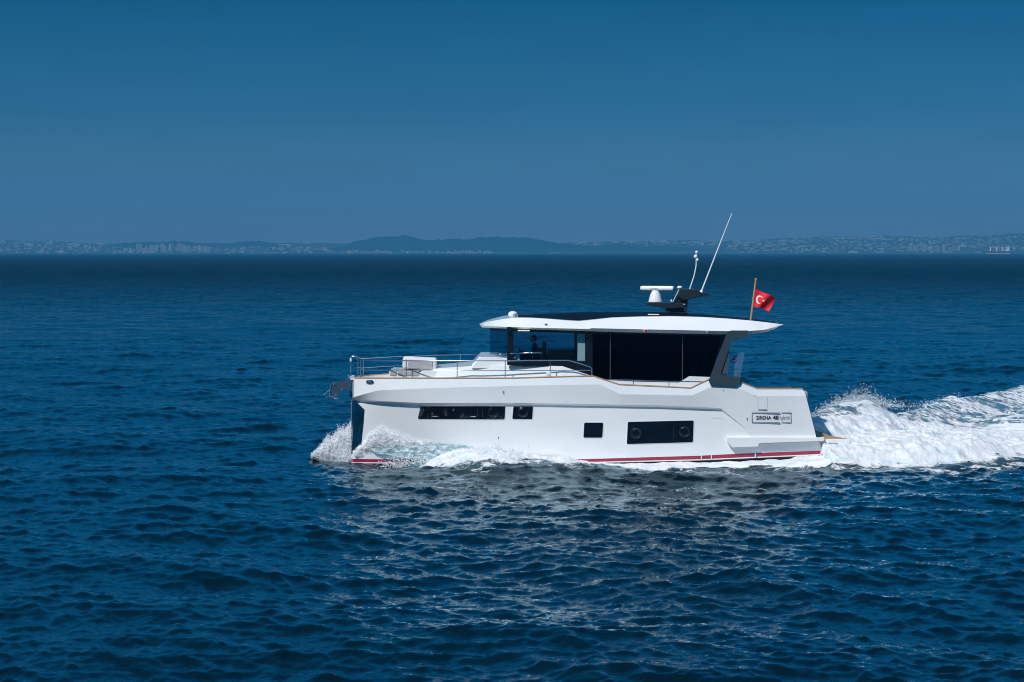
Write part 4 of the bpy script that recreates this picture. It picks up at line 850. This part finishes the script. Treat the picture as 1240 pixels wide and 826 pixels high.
# flagstaff and flag
fs = MB(); fs.tube([P(909.1, 388.4, YC-.9), P(915.3, 338.6, YC-.9)], [.04, .03], 10); fs.ellipsoid(P(915.4, 338.2, YC-.9), (.04, .04, .04)); staff = part(fs, 'flagstaff', 'teak')
FY = YC-.92
hoist_t, hoist_b = (914.6, 349.6), (911.6, 370.6); fly_t, fly_b = (939.4, 361), (931.2, 376.0)
def flagp(u, v, off=0.0):
    a = Vector(hoist_t).lerp(Vector(hoist_b), v); b2 = Vector(fly_t).lerp(Vector(fly_b), v)
    p = a.lerp(b2, u); py = p.y+1.1*math.sin(u*6.5+v*1.2)*u+1.0*math.sin(v*3.1)*u*(1-u); px = p.x-1.0*math.sin(u*math.pi)*(v-.3)
    wv = .085*math.sin(u*7.2+v*2.4)*u**.7
    q = P(px, py, FY+wv); q.y -= off; return q
fl_ = MB(); fl_.grid([[flagp(u, v) for u in np.linspace(0, 1, 28)] for v in np.linspace(0, 1, 16)], 0, True)
# white crescent and star, sewn on both faces
def crescent():
    o = []
    cx, cyv, R, cx2, r = .30, .5, .255, .345, .203
    aspect = .72      # cloth units: u is stretched by this to keep circles round
    A = [(cx+R*aspect*math.cos(t), cyv+R*math.sin(t)) for t in np.linspace(math.radians(38), math.radians(322), 26)]
    B = [(cx2+r*aspect*math.cos(t), cyv+r*math.sin(t)) for t in np.linspace(math.radians(48), math.radians(312), 26)]
    return A, B
A, B = crescent()
for off in (.008, -.008):
    fl_.grid([[flagp(u, v, off) for u, v in A], [flagp((u+u2)/2, (v+v2)/2, off) for (u, v), (u2, v2) in zip(A, B)], [flagp(u, v, off) for u, v in B]], 1, True)
    st = [(.535+(.115 if k % 2 == 0 else .046)*.72*math.cos(math.pi+k*math.pi/5), .5+(.115 if k % 2 == 0 else .046)*math.sin(math.pi+k*math.pi/5)) for k in range(10)]
    fl_.add([flagp(.535, .5, off)]+[flagp(u, v, off) for u, v in st], [(0, 1+k, 1+(k+1) % 10) for k in range(10)], 1)
part(fl_, 'flag', ['flagred', 'flagwhite'], staff)

# ------------------------------------------------------------------ helmsman
def skin_body(name, pts, edges, root, m, parent=None, sub=1):
    me = bpy.data.meshes.new(name); me.from_pydata([p[:3] for p in pts], edges, []); o = bpy.data.objects.new(name, me); COL.objects.link(o)
    md_ = o.modifiers.new('skin', 'SKIN'); md_.use_smooth_shade = True
    for i, p in enumerate(pts): me.skin_vertices[0].data[i].radius = (p[3], p[4] if len(p) > 4 else p[3]); me.skin_vertices[0].data[i].use_root = (i == root)
    o.modifiers.new('sub', 'SUBSURF').levels = sub; o.modifiers['sub'].render_levels = sub
    dg = bpy.context.evaluated_depsgraph_get(); m2 = bpy.data.meshes.new_from_object(o.evaluated_get(dg)); o.modifiers.clear(); o.data = m2
    m2.materials.clear(); m2.materials.append(M[m])
    if parent: o.parent = parent
    return o
hb = Vector((hx-.05, YC+.25, zf+.60))
per = empty('person', hb); tag(per, 'person in a navy shirt sitting at the helm behind the tinted glass', 'person')
S = [(0, 0, .02, .15, .12), (-.01, 0, .18, .14, .11), (-.02, 0, .34, .16, .11), (-.02, 0, .46, .13, .08), (-.03, 0, .54, .055), (-.05, 0, .60, .055),
     (-.02, .19, .44, .065), (-.10, .24, .20, .048), (-.34, .20, .24, .038), (-.44, .18, .28, .030),
     (-.02, -.19, .44, .065), (-.10, -.24, .20, .048), (-.34, -.20, .24, .038), (-.44, -.18, .28, .030),
     (-.10, .10, -.0, .09), (-.46, .11, .0, .065), (-.48, .11, -.40, .045), (-.58, .11, -.46, .035), (-.10, -.10, -.0, .09), (-.46, -.11, .0, .065), (-.48, -.11, -.40, .045), (-.58, -.11, -.46, .035)]
E_ = [(0, 1), (1, 2), (2, 3), (3, 4), (4, 5), (3, 6), (6, 7), (7, 8), (8, 9), (3, 10), (10, 11), (11, 12), (12, 13), (0, 14), (14, 15), (15, 16), (16, 17), (0, 18), (18, 19), (19, 20), (20, 21)]
skin_body('clothed_body', S, E_, 0, 'navy', per)
hd = MB(); hd.ellipsoid((-.07, 0, .71), (.095, .075, .115), 18, 12); hd.ellipsoid((-.165, 0, .70), (.022, .014, .022), 8, 6); hd.ellipsoid((-.135, 0, .64), (.03, .035, .025), 8, 6)
for s in (1, -1): hd.ellipsoid((-.06, .075*s, .70), (.022, .012, .032), 8, 6)
hd.tube([(-.03, 0, .52), (-.05, 0, .64)], .052, 12)
hd.build('head', 'skin', per, origin=Vector((0, 0, 0)))
for s in (1, -1):     # hands on the wheel: palm, four fingers and a thumb
    hd = MB(); bx, by, bz = -.49, .18*s, .29; hd.ellipsoid((bx, by, bz), (.045, .022, .038), 10, 8)
    for k, ln in enumerate((.030, .036, .034, .026)):
        z_ = bz+.03-.018*k; hd.tube([(bx-.03, by, z_), (bx-.03-ln, by-.004*s, z_-.004), (bx-.035-ln, by-.03*s, z_-.008), (bx-.02-ln*.6, by-.045*s, z_-.008)], [.010, .009, .008, .006], 6)
    hd.tube([(bx, by-.01*s, bz+.02), (bx-.02, by-.035*s, bz+.05), (bx-.05, by-.04*s, bz+.05)], [.012, .010, .007], 6); hd.build('hand', 'skin', per, origin=Vector((0, 0, 0)))
hr = MB(); hr.ellipsoid((-.052, 0, .735), (.102, .084, .108), 18, 10, zmin=-.15); hr.ellipsoid((-.0, 0, .70), (.05, .07, .07), 12, 8); hr.build('hair', 'hair', per, origin=Vector((0, 0, 0)))
ey = MB()
for s in (1, -1): ey = MB(); ey.ellipsoid((-.157, .03*s, .715), (.009, .012, .007), 8, 6); ey.build('eye', 'hair', per, origin=Vector((0, 0, 0)))
ey = MB(); ey.tube([(-.163, .022, .655), (-.168, 0, .654), (-.163, -.022, .655)], .005, 6)
ey.build('mouth', 'hair', per, origin=Vector((0, 0, 0)))

# ------------------------------------------------------------------ spray
droplets('bow_plume_spray', p1, r1, 'white plume of fine spray flung up ahead of the stem')
a, b2 = scatter(800, fp2); c, d2 = scatter(1800, fp3); droplets('bow_side_spray', a+c, b2+d2, 'fine spray thrown over the white near side of the bow')
a, b2 = scatter(9000, fp4); droplets('wake_spray', a, b2, 'loose droplets flying off the breaking crests of the wake')
# thin sheet of green water climbing the hull
wt = lin([(447, 541), (452, 537.5), (470, 536), (490, 534.6), (510, 535.4), (530, 536.6), (560, 539.2), (590, 544), (602, 546.5), (612, 550.5), (619, 555)]); wb = lin([(447, 543), (455, 549), (480, 552.5), (497, 556), (510, 562), (530, 566), (619, 568)])
rows = []; back = []
for i, px in enumerate(np.linspace(447, 619, 90)):
    r_, k2_ = [], []
    for j, t in enumerate(np.linspace(0, 1, 22)):
        py = float(wt(px))*(1-t)+float(wb(px))*t; o_ = .03+.38*t**1.3*min(1, (px-440)/60)+.012*math.sin(px*.5+t*9)+.01*math.sin(px*1.3-t*17)
        r_.append(P(px, py+.35*math.sin(px*.8)*(1-t), hullY(px, py)-o_)); 
    rows.append(r_)
wsm = bpy.data.materials.new('green_water_sheet'); wsm.use_nodes = True; n = wsm.node_tree; n.nodes.clear()
o_ = n.nodes.new('ShaderNodeOutputMaterial'); tr = n.nodes.new('ShaderNodeBsdfTransparent'); tr.inputs[0].default_value = (.62, .82, .86, 1); pb = n.nodes.new('ShaderNodeBsdfPrincipled'); pb.inputs['Roughness'].default_value = .12; pb.inputs['IOR'].default_value = 1.33
geo = n.nodes.new('ShaderNodeNewGeometry'); mp = n.nodes.new('ShaderNodeMapping'); mp.inputs['Scale'].default_value = (2.2, 2, 7); nz = n.nodes.new('ShaderNodeTexNoise'); nz.inputs['Scale'].default_value = 2.2; nz.inputs['Detail'].default_value = 7; nz.inputs['Roughness'].default_value = .65
rp = n.nodes.new('ShaderNodeValToRGB'); rp.color_ramp.elements[0].position = .36; rp.color_ramp.elements[0].color = (.12, .27, .32, 1); rp.color_ramp.elements[1].position = .66; rp.color_ramp.elements[1].color = (.72, .80, .82, 1)
rp2 = n.nodes.new('ShaderNodeValToRGB'); rp2.color_ramp.elements[0].position = .35; rp2.color_ramp.elements[0].color = (.38, .38, .38, 1); rp2.color_ramp.elements[1].position = .7; rp2.color_ramp.elements[1].color = (.95, .95, .95, 1)
mx = n.nodes.new('ShaderNodeMixShader'); bp = n.nodes.new('ShaderNodeBump'); bp.inputs['Distance'].default_value = .04
n.links.new(geo.outputs['Position'], mp.inputs[0]); n.links.new(mp.outputs[0], nz.inputs[0]); n.links.new(nz.outputs[0], rp.inputs[0]); n.links.new(nz.outputs[0], rp2.inputs[0]); n.links.new(rp.outputs[0], pb.inputs['Base Color'])
n.links.new(nz.outputs[0], bp.inputs['Height']); n.links.new(bp.outputs[0], pb.inputs['Normal'])
n.links.new(rp2.outputs[0], mx.inputs[0]); n.links.new(tr.outputs[0], mx.inputs[1]); n.links.new(pb.outputs[0], mx.inputs[2]); n.links.new(mx.outputs[0], o_.inputs[0])
M['sheet'] = wsm
fw = fm.copy(); fw.name = 'white_spray_foam'
for nn in fw.node_tree.nodes:
    if nn.type == 'VALTORGB': nn.color_ramp.elements[0].color = (.72, .78, .80, 1); nn.color_ramp.elements[1].color = (.94, .95, .96, 1)
    if nn.type == 'VORONOI': nn.inputs['Scale'].default_value = 9
    if nn.type == 'MAP_RANGE': nn.inputs['From Min'].default_value = -.25; nn.inputs['From Max'].default_value = .60
    if nn.type == 'TEX_NOISE' and abs(nn.inputs['Scale'].default_value-2.4) < .01: nn.inputs['Scale'].default_value = 6
sx_, sy_ = 150, 70; top_ = lin([(428, 547), (438, 537), (446, 525), (455, 517), (462, 514), (475, 519), (490, 526), (510, 532), (535, 537), (560, 539)]); bot_ = lin([(428, 553), (440, 549), (452, 544), (470, 543), (500, 552), (530, 561), (560, 566)])
V_, D_ = [], []
for i in range(sx_):
    px = 427+133*i/(sx_-1)
    for j in range(sy_):
        t = j/(sy_-1); py = float(top_(px))-3+(float(bot_(px))-float(top_(px))+7)*t; bul = math.sin(math.pi*min(1, t*1.0))
        wp = hp(px, py); nb_ = float(sample(NTL, np.array([wp.x*2.2]), np.array([wp.z*3.0+5]))[0][0]); nc_ = float(sample(NT1, np.array([wp.x*1.3]), np.array([wp.z*1.3]))[0][0]); V_.append(tuple(hp(px, py, .03+bul*(.07+.035*abs(nb_)+.018*nc_))))
        D_.append((.98*bul**.55-.12)*float(np.interp(px, [427, 432, 480, 510, 560], [.55, 1, .85, .62, .35]))*(1.12-.35*t))
VP, DP = [], []
for i in range(sx_):
    px = 377+51*i/(sx_-1); ta, bo = float(plume_top(px)), float(plume_bot(px))
    for j in range(sy_):
        t = j/(sy_-1); py = ta-2+(bo-ta+3)*t; w_ = math.sin(math.pi*(.12+.6*t)); q0 = P(px, py, YC)
        nb_ = float(sample(NTL, np.array([q0.x*2.6]), np.array([q0.z*3.1+9]))[0][0])
        VP.append(tuple(P(px, py, 66.62-.22*w_-.05*nb_))); DP.append(float(np.interp(px, [377, 386, 400, 428], [.25, .75, .95, 1.05]))*(.30+.95*t**.6)*(1 if t < .93 else .8))
ii = np.arange(sx_*sy_).reshape(sx_, sy_); qd = np.stack([ii[:-1, :-1], ii[1:, :-1], ii[1:, 1:], ii[:-1, 1:]], -1).reshape(-1, 4)[:, ::-1]
bsf = np_mesh('bow_side_foam', np.array(V_), qd, fw, {'foaminess': np.array(D_)}); plm = np_mesh('bow_plume_foam', np.array(VP), qd, fw, {'foaminess': np.array(DP)}); tag(plm, 'white heart of the spray plume ahead of the stem', None, None, 'stuff'); tag(bsf, 'veil of white spray licking up the near side of the bow', None, None, 'stuff')
mb = MB(); mb.grid(rows, 0, True); ws = mb.build('bow_water_sheet', 'sheet'); tag(ws, 'thin pale green sheet of water running up the near bow', None, None, 'stuff')

# ------------------------------------------------------------------ far shore, in the haze
Y_CO = 11000.0
def HZ(px, py, Y): return P(px, py, Y).z
def terrain(name, y0, y1, prof, ny, sharp, color, seed, label=None):
    f = lin(prof); pxa = np.linspace(-260, 1500, 520); g = np.random.default_rng(seed)
    ys = np.linspace(y0, y1, ny); V = []
    jit = np.convolve(g.normal(size=(len(pxa)+20)), np.ones(7)/7, 'same')[10:-10]
    ref = (y0+y1)/2 if sharp else y1
    for k, Y in enumerate(ys):
        t = (Y-y0)/(y1-y0); s = math.sin(math.pi*t)**.8 if sharp else min(1, t*1.0)
        for i, px in enumerate(pxa):
            top = max(0.0, HZ(px, float(f(px)), ref))
            V.append(((px-620)/F*Y, Y, max(-2, top*s*(1+.05*jit[i]+.03*g.normal()*(0 < k < ny-1))-.5)))
    n_ = len(pxa); idx = np.arange(ny*n_).reshape(ny, n_); q = np.stack([idx[:-1, :-1], idx[:-1, 1:], idx[1:, 1:], idx[1:, :-1]], -1).reshape(-1, 4)
    o = np_mesh(name, np.array(V), q, color); tag(o, kind='structure'); return o, f
M['hillm'] = mat('wooded_hill', (.010, .030, .026), .95, spec=0, var=((.004, .004, .02), (.018, .038, .028)))
M['landm'] = mat('dry_land', (.06, .065, .055), .95, spec=0, var=((.003, .003, .02), (.02, .035, .028)))
profB = [(-260, 291), (0, 291), (60, 291.5), (110, 294), (165, 296), (230, 294.5), (330, 294), (400, 294.5), (640, 296), (690, 293.5), (745, 292), (840, 291), (900, 291.5), (950, 288.5), (1000, 287), (1060, 286.2), (1100, 285.6), (1170, 286), (1200, 284.5), (1240, 282.5), (1500, 280)]
profA = [(-260, 312), (380, 306), (398, 301), (414, 297.5), (432, 292.5), (450, 288.5), (465, 286), (480, 286.6), (495, 286.4), (515, 290), (528, 290.4), (548, 288.6), (565, 289.6), (590, 287), (604, 286.4), (620, 287.2), (640, 289), (655, 290.4), (680, 294.6), (700, 296.6), (720, 297.6), (738, 296), (756, 295.8), (775, 298.6), (800, 299.4), (825, 299), (850, 301.5), (872, 305), (890, 308), (1020, 308), (1028, 303.5), (1050, 303), (1078, 304), (1084, 308), (1150, 308), (1170, 303), (1185, 302.5), (1196, 308), (1500, 309)]
profC = [(-260, 309), (100, 308), (128, 298), (150, 294), (200, 292.5), (232, 292.6), (262, 297), (290, 293.5), (312, 292), (332, 294.5), (350, 300), (380, 308), (1500, 309)]
terrain('far_shore', Y_CO, 13600, profB, 14, False, M['landm'], 1)
terrain('wooded_hills', 11350, 12700, profA, 13, True, M['hillm'], 2)
terrain('low_hills', 12300, 13200, profC, 9, True, M['hillm'], 3)
fB, fA, fC = lin(profB), lin(profA), lin(profC)
def ground(px, Y):
    t = (Y-Y_CO)/(13600-Y_CO); z = max(0, HZ(px, float(fB(px)), 13600))*min(1, max(0, t))
    if 11350 < Y < 12700: z = max(z, max(0, HZ(px, float(fA(px)), 12025))*math.sin(math.pi*(Y-11350)/1350)**.8)
    if 12300 < Y < 13200: z = max(z, max(0, HZ(px, float(fC(px)), 12750))*math.sin(math.pi*(Y-12300)/900)**.8)
    return z-1
def bmat(name, c):
    m = mat(name, c, .85); n = m.node_tree; b = n.nodes['Principled BSDF']; t = n.nodes.new('ShaderNodeTexCoord'); br = n.nodes.new('ShaderNodeTexBrick')
    br.inputs['Scale'].default_value = .12; br.inputs['Color1'].default_value = (c[0]*.35, c[1]*.38, c[2]*.42, 1); br.inputs['Color2'].default_value = (c[0]*.55, c[1]*.57, c[2]*.6, 1); br.inputs['Mortar'].default_value = (*c, 1); br.inputs['Mortar Size'].default_value = .09; br.inputs['Brick Width'].default_value = .5; br.inputs['Row Height'].default_value = .4; br.offset = 0
    mp = n.nodes.new('ShaderNodeMapping'); mp.inputs['Rotation'].default_value = (math.pi/2, 0, 0); n.links.new(t.outputs['Object'], mp.inputs[0]); n.links.new(mp.outputs[0], br.inputs[0]); n.links.new(br.outputs[0], b.inputs['Base Color']); return m
BM = [bmat('pale_render', (.27, .255, .24)), bmat('white_render', (.35, .345, .335)), bmat('pinkish_render', (.23, .18, .165)), bmat('grey_render', (.14, .14, .14))]
M['tile'] = mat('clay_tile', (.42, .18, .10), .8); M['flat'] = mat('flat_roof', (.5, .5, .49), .8)
def bld(kind, w, d_, h, m, seed):
    r = random.Random(seed); mb = MB(); mb.box((-w/2, -d_/2, 0), (w/2, d_/2, h))
    if kind == 'gable':
        a = [(-w/2-.4, -d_/2-.4, h), (w/2+.4, -d_/2-.4, h), (w/2+.4, d_/2+.4, h), (-w/2-.4, d_/2+.4, h), (-w/2+d_*.3, 0, h+d_*.28), (w/2-d_*.3, 0, h+d_*.28)]
        mb.add(a, [(0, 1, 5, 4), (1, 2, 5), (2, 3, 4, 5), (3, 0, 4)], 1)
    else:
        mb.box((-w/2-.3, -d_/2-.3, h+.002), (w/2+.3, d_/2+.3, h+.8), 2); mb.box((-w*.2, -d_*.2, h+.8), (w*.15, d_*.2, h+3.4), 0)
        if kind == 'wing': mb.box((w/2+.01, -d_/2+2, 0), (w/2+w*.35, d_/2-1, h*.7), 0); mb.box((w/2+.012, -d_/2+1.8, h*.7+.002), (w/2+w*.36, d_/2-.8, h*.7+.8), 2)
        if kind == 'tower': mb.box((-w*.62, -d_*.25, 0), (-w/2-.01, d_*.25, h*.93), 0); mb.box((w/2+.01, -d_*.25, 0), (w*.62, d_*.25, h*.93), 0)
    me_o = mb.build('apartment_block', [m, 'tile', 'flat'], None, origin=Vector((0, 0, 0))); me = me_o.data; bpy.data.objects.remove(me_o); return me
KINDS = [('pale low block with a flat roof', bld('wing', 26, 14, 13, BM[0], 1)), ('white low block with a flat roof', bld('flat', 20, 13, 15, BM[1], 2)), ('house with a reddish tiled roof', bld('gable', 18, 12, 9, BM[0], 3)),
         ('long pale warehouse', bld('flat', 62, 24, 10, BM[1], 4)), ('pinkish block', bld('wing', 22, 14, 17, BM[2], 5)), ('grey block', bld('flat', 24, 14, 14, BM[3], 6))]
TOWER = [bld('tower', 19, 17, 44, BM[0], 7), bld('tower', 17, 16, 40, BM[1], 8), bld('tower', 22, 16, 38, BM[2], 9)]
def put(me, px, Y, label, group, cat, name, sc_=(1, 1, 1), rz=0):
    o = bpy.data.objects.new(name, me); COL.objects.link(o); o.location = ((px-620)/F*Y, Y, ground(px, Y)); o.scale = sc_; o.rotation_euler = (0, 0, rz); tag(o, label, cat, group); return o
rr = random.Random(5)
for i, (px, h, k) in enumerate([(167.6, 46, 0), (170.8, 42, 1), (183.4, 44, 1), (186.4, 40, 2), (190.3, 43, 1), (194.2, 37, 2), (197.2, 46, 0), (200.6, 38, 2), (206.8, 45, 1), (208.8, 40, 0), (217.3, 47, 2), (220.4, 44, 2), (229, 34, 0), (242, 34, 1), (246, 38, 2), (249.8, 36, 1), (254.6, 33, 2), (224.5, 36, 0), (178, 30, 0), (159, 26, 1)]):
    me = TOWER[k]; col = ('cream', 'white', 'pinkish')[k]
    put(me, px, 11250+rr.uniform(0, 250), 'hazy pale tower block in the cluster on the far left shore', 'tower blocks on the far left shore', 'tower block', 'tower_block', (rr.uniform(.75, 1), 1, h/42), rr.uniform(-.3, .3))
for i, (px, h) in enumerate([(1102.5, 36), (1106.3, 34), (1110, 38), (1116.3, 30), (1125.8, 26), (1131, 32), (1135.5, 30), (1142.3, 36), (1149.6, 30), (1155, 28), (1160, 25), (972, 22), (1120, 24)]):
    put(TOWER[i % 3], px, 11200+rr.uniform(0, 200), 'hazy tower block on the far right waterfront', 'tower blocks on the far right waterfront', 'tower block', 'tower_block', (rr.uniform(.7, .95), 1, h/42), rr.uniform(-.3, .3))
zones = [(0, 128, 11050, 13400, 56, 'left'), (128, 270, 11050, 12200, 34, 'left'), (270, 400, 11050, 12300, 26, 'left'), (400, 600, 11040, 11420, 34, 'middle'), (700, 900, 12650, 13500, 26, 'right'), (840, 864, 12300, 12600, 6, 'right'), (880, 1240, 11100, 13500, 118, 'right')]
for (a, b2, y0, y1, cnt, where) in zones:
    for k in range(cnt):
        px = rr.uniform(a, b2); Y = y0+(y1-y0)*rr.random()**.8; kd = rr.choice((0, 1, 1, 2, 3, 4, 5, 0)) if where != 'middle' else rr.choice((0, 1, 2, 5))
        nm, me = KINDS[kd]; s = rr.uniform(.55, .95)
        put(me, px, Y, f'tiny {nm} in the haze on the far {where} shore', f'{nm}s on the far {where} shore', 'house' if kd == 2 else 'building', 'distant_house' if kd == 2 else 'distant_building', (s, 1, s*rr.uniform(.7, 1.2)), rr.uniform(-.7, .7))
# the rest of the city as one mass
cm = MB(); mats_c = BM
def cbox(px, Y, w, h, mi): 
    x = (px-620)/F*Y; z = ground(px, Y); cm.box((x-w/2, Y-8, z-2), (x+w/2, Y+8, z+h), mi)
for (a, b2, y0, y1, cnt) in ((-60, 128, 11050, 13500, 420), (128, 400, 11040, 12400, 330), (400, 600, 11030, 11330, 190), (600, 720, 11020, 11080, 14), (690, 900, 12500, 13550, 190), (880, 1300, 11060, 13560, 1500)):
    for k in range(cnt):
        Y = y0+(y1-y0)*rr.random(); px = rr.uniform(a, b2)
        if ground(px, Y) < -.9 or math.sin(px*.045+Y*.004)+math.sin(px*.11-Y*.0093)+math.sin(px*.023+Y*.017) < -.35+rr.gauss(0, .5): continue
        cbox(px, Y, rr.choice((7, 9, 11, 14, 20)), rr.uniform(3, 9), rr.choice((0, 1, 1, 2, 3)))
for (px, py_, w) in ((345, 0, 90), (372, 0, 60), (310, 0, 40), (745, 0, 60), (765, 0, 80), (802, 0, 70), (868, 0, 150), (845, 0, 60), (905, 0, 90), (962, 0, 110), (1012, 0, 100), (1030, 0, 130), (1075, 0, 90), (1120, 0, 150), (1165, 0, 130), (1060, 0, 70), (948, 0, 60), (1143, 0, 70)):
    cbox(px, rr.uniform(12900, 13500), w, 9, 1)
city = cm.build('distant_town', mats_c); tag(city, 'hazy mass of small buildings covering the far shore', None, None, 'stuff')
# cargo ship
SY = 9200.0
def sx(px): return (px-620)/F*SY
ship = empty('cargo_ship', (sx(1205), SY, 0)); tag(ship, 'dark hulled cargo ship with pale deck cranes far off at the right', 'ship')
SO = Vector((sx(1205), SY, 0)); M['shull'] = mat('navy_ship_hull', (.03, .035, .06), .5); M['swhite'] = mat('white_ship_paint', (.8, .78, .72), .5); M['srust'] = mat('orange_crane_paint', (.62, .30, .16), .5)
mb = MB(); z1 = 12.0; hl = [(sx(1189.6), z1+1.5), (sx(1194), z1), (sx(1222.5), z1), (sx(1223.4), z1+1), (sx(1222), -1), (sx(1192), -1)]
mb.hexa([Vector((a, SY-9, c)) for a, c in hl], [Vector((a, SY+9, c)) for a, c in hl]); mb.build('hull', 'shull', ship, origin=SO)
mb = MB(); mb.box((sx(1192.5), SY-9.3, -.5), (sx(1221.8), SY-9.02, 1.6)); mb.build('waterline_band', 'swhite', ship, origin=SO)
mb = MB(); mb.box((sx(1217.2), SY-8, z1), (sx(1221.2), SY+8, z1+14)); mb.box((sx(1216.6), SY-9, z1+14), (sx(1219), SY+9, z1+17)); mb.box((sx(1219.5), SY-3, z1+14.1), (sx(1221), SY+3, z1+21)); mb.build('deckhouse', 'swhite', ship, origin=SO)
for k, px in enumerate((1198.6, 1206.3, 1213.2)):
    mb = MB(); mb.box((sx(px)-2.2, SY-2.2, z1), (sx(px)+2.2, SY+2.2, z1+20)); mb.box((sx(px)-3, SY-3, z1+16), (sx(px)+3, SY+3, z1+20.5)); cr_ = mb.build('deck_crane', 'swhite', ship, origin=SO)
    mb = MB(); mb.tube([(sx(px)+2, SY-3, z1+13), (sx(px)+24, SY-3, z1+15)], 1.0, 6); cc = mb.build('jib', 'srust', cr_, origin=SO)
mb = MB()
for k in range(4): mb.box((sx(1195.5+k*5.4), SY-6, z1), (sx(1199.2+k*5.4), SY+6, z1+2.6))
mb.build('hatch_cover', 'srust', ship, origin=SO)

# ------------------------------------------------------------------ the air
hz = MB(); hz.box((-9500, -400, -3), (9500, 14800, 420)); M['air'] = bpy.data.materials.new('sea_air'); m = M['air']; m.use_nodes = True; n = m.node_tree; n.nodes.clear()
o_ = n.nodes.new('ShaderNodeOutputMaterial'); pv = n.nodes.new('ShaderNodeVolumePrincipled'); pv.inputs['Color'].default_value = (.085, .42, .73, 1); pv.inputs['Density'].default_value = 1.05e-4; pv.inputs['Anisotropy'].default_value = .0
n.links.new(pv.outputs[0], o_.inputs['Volume'])
haze = hz.build('haze', 'air'); tag(haze, kind='stuff')
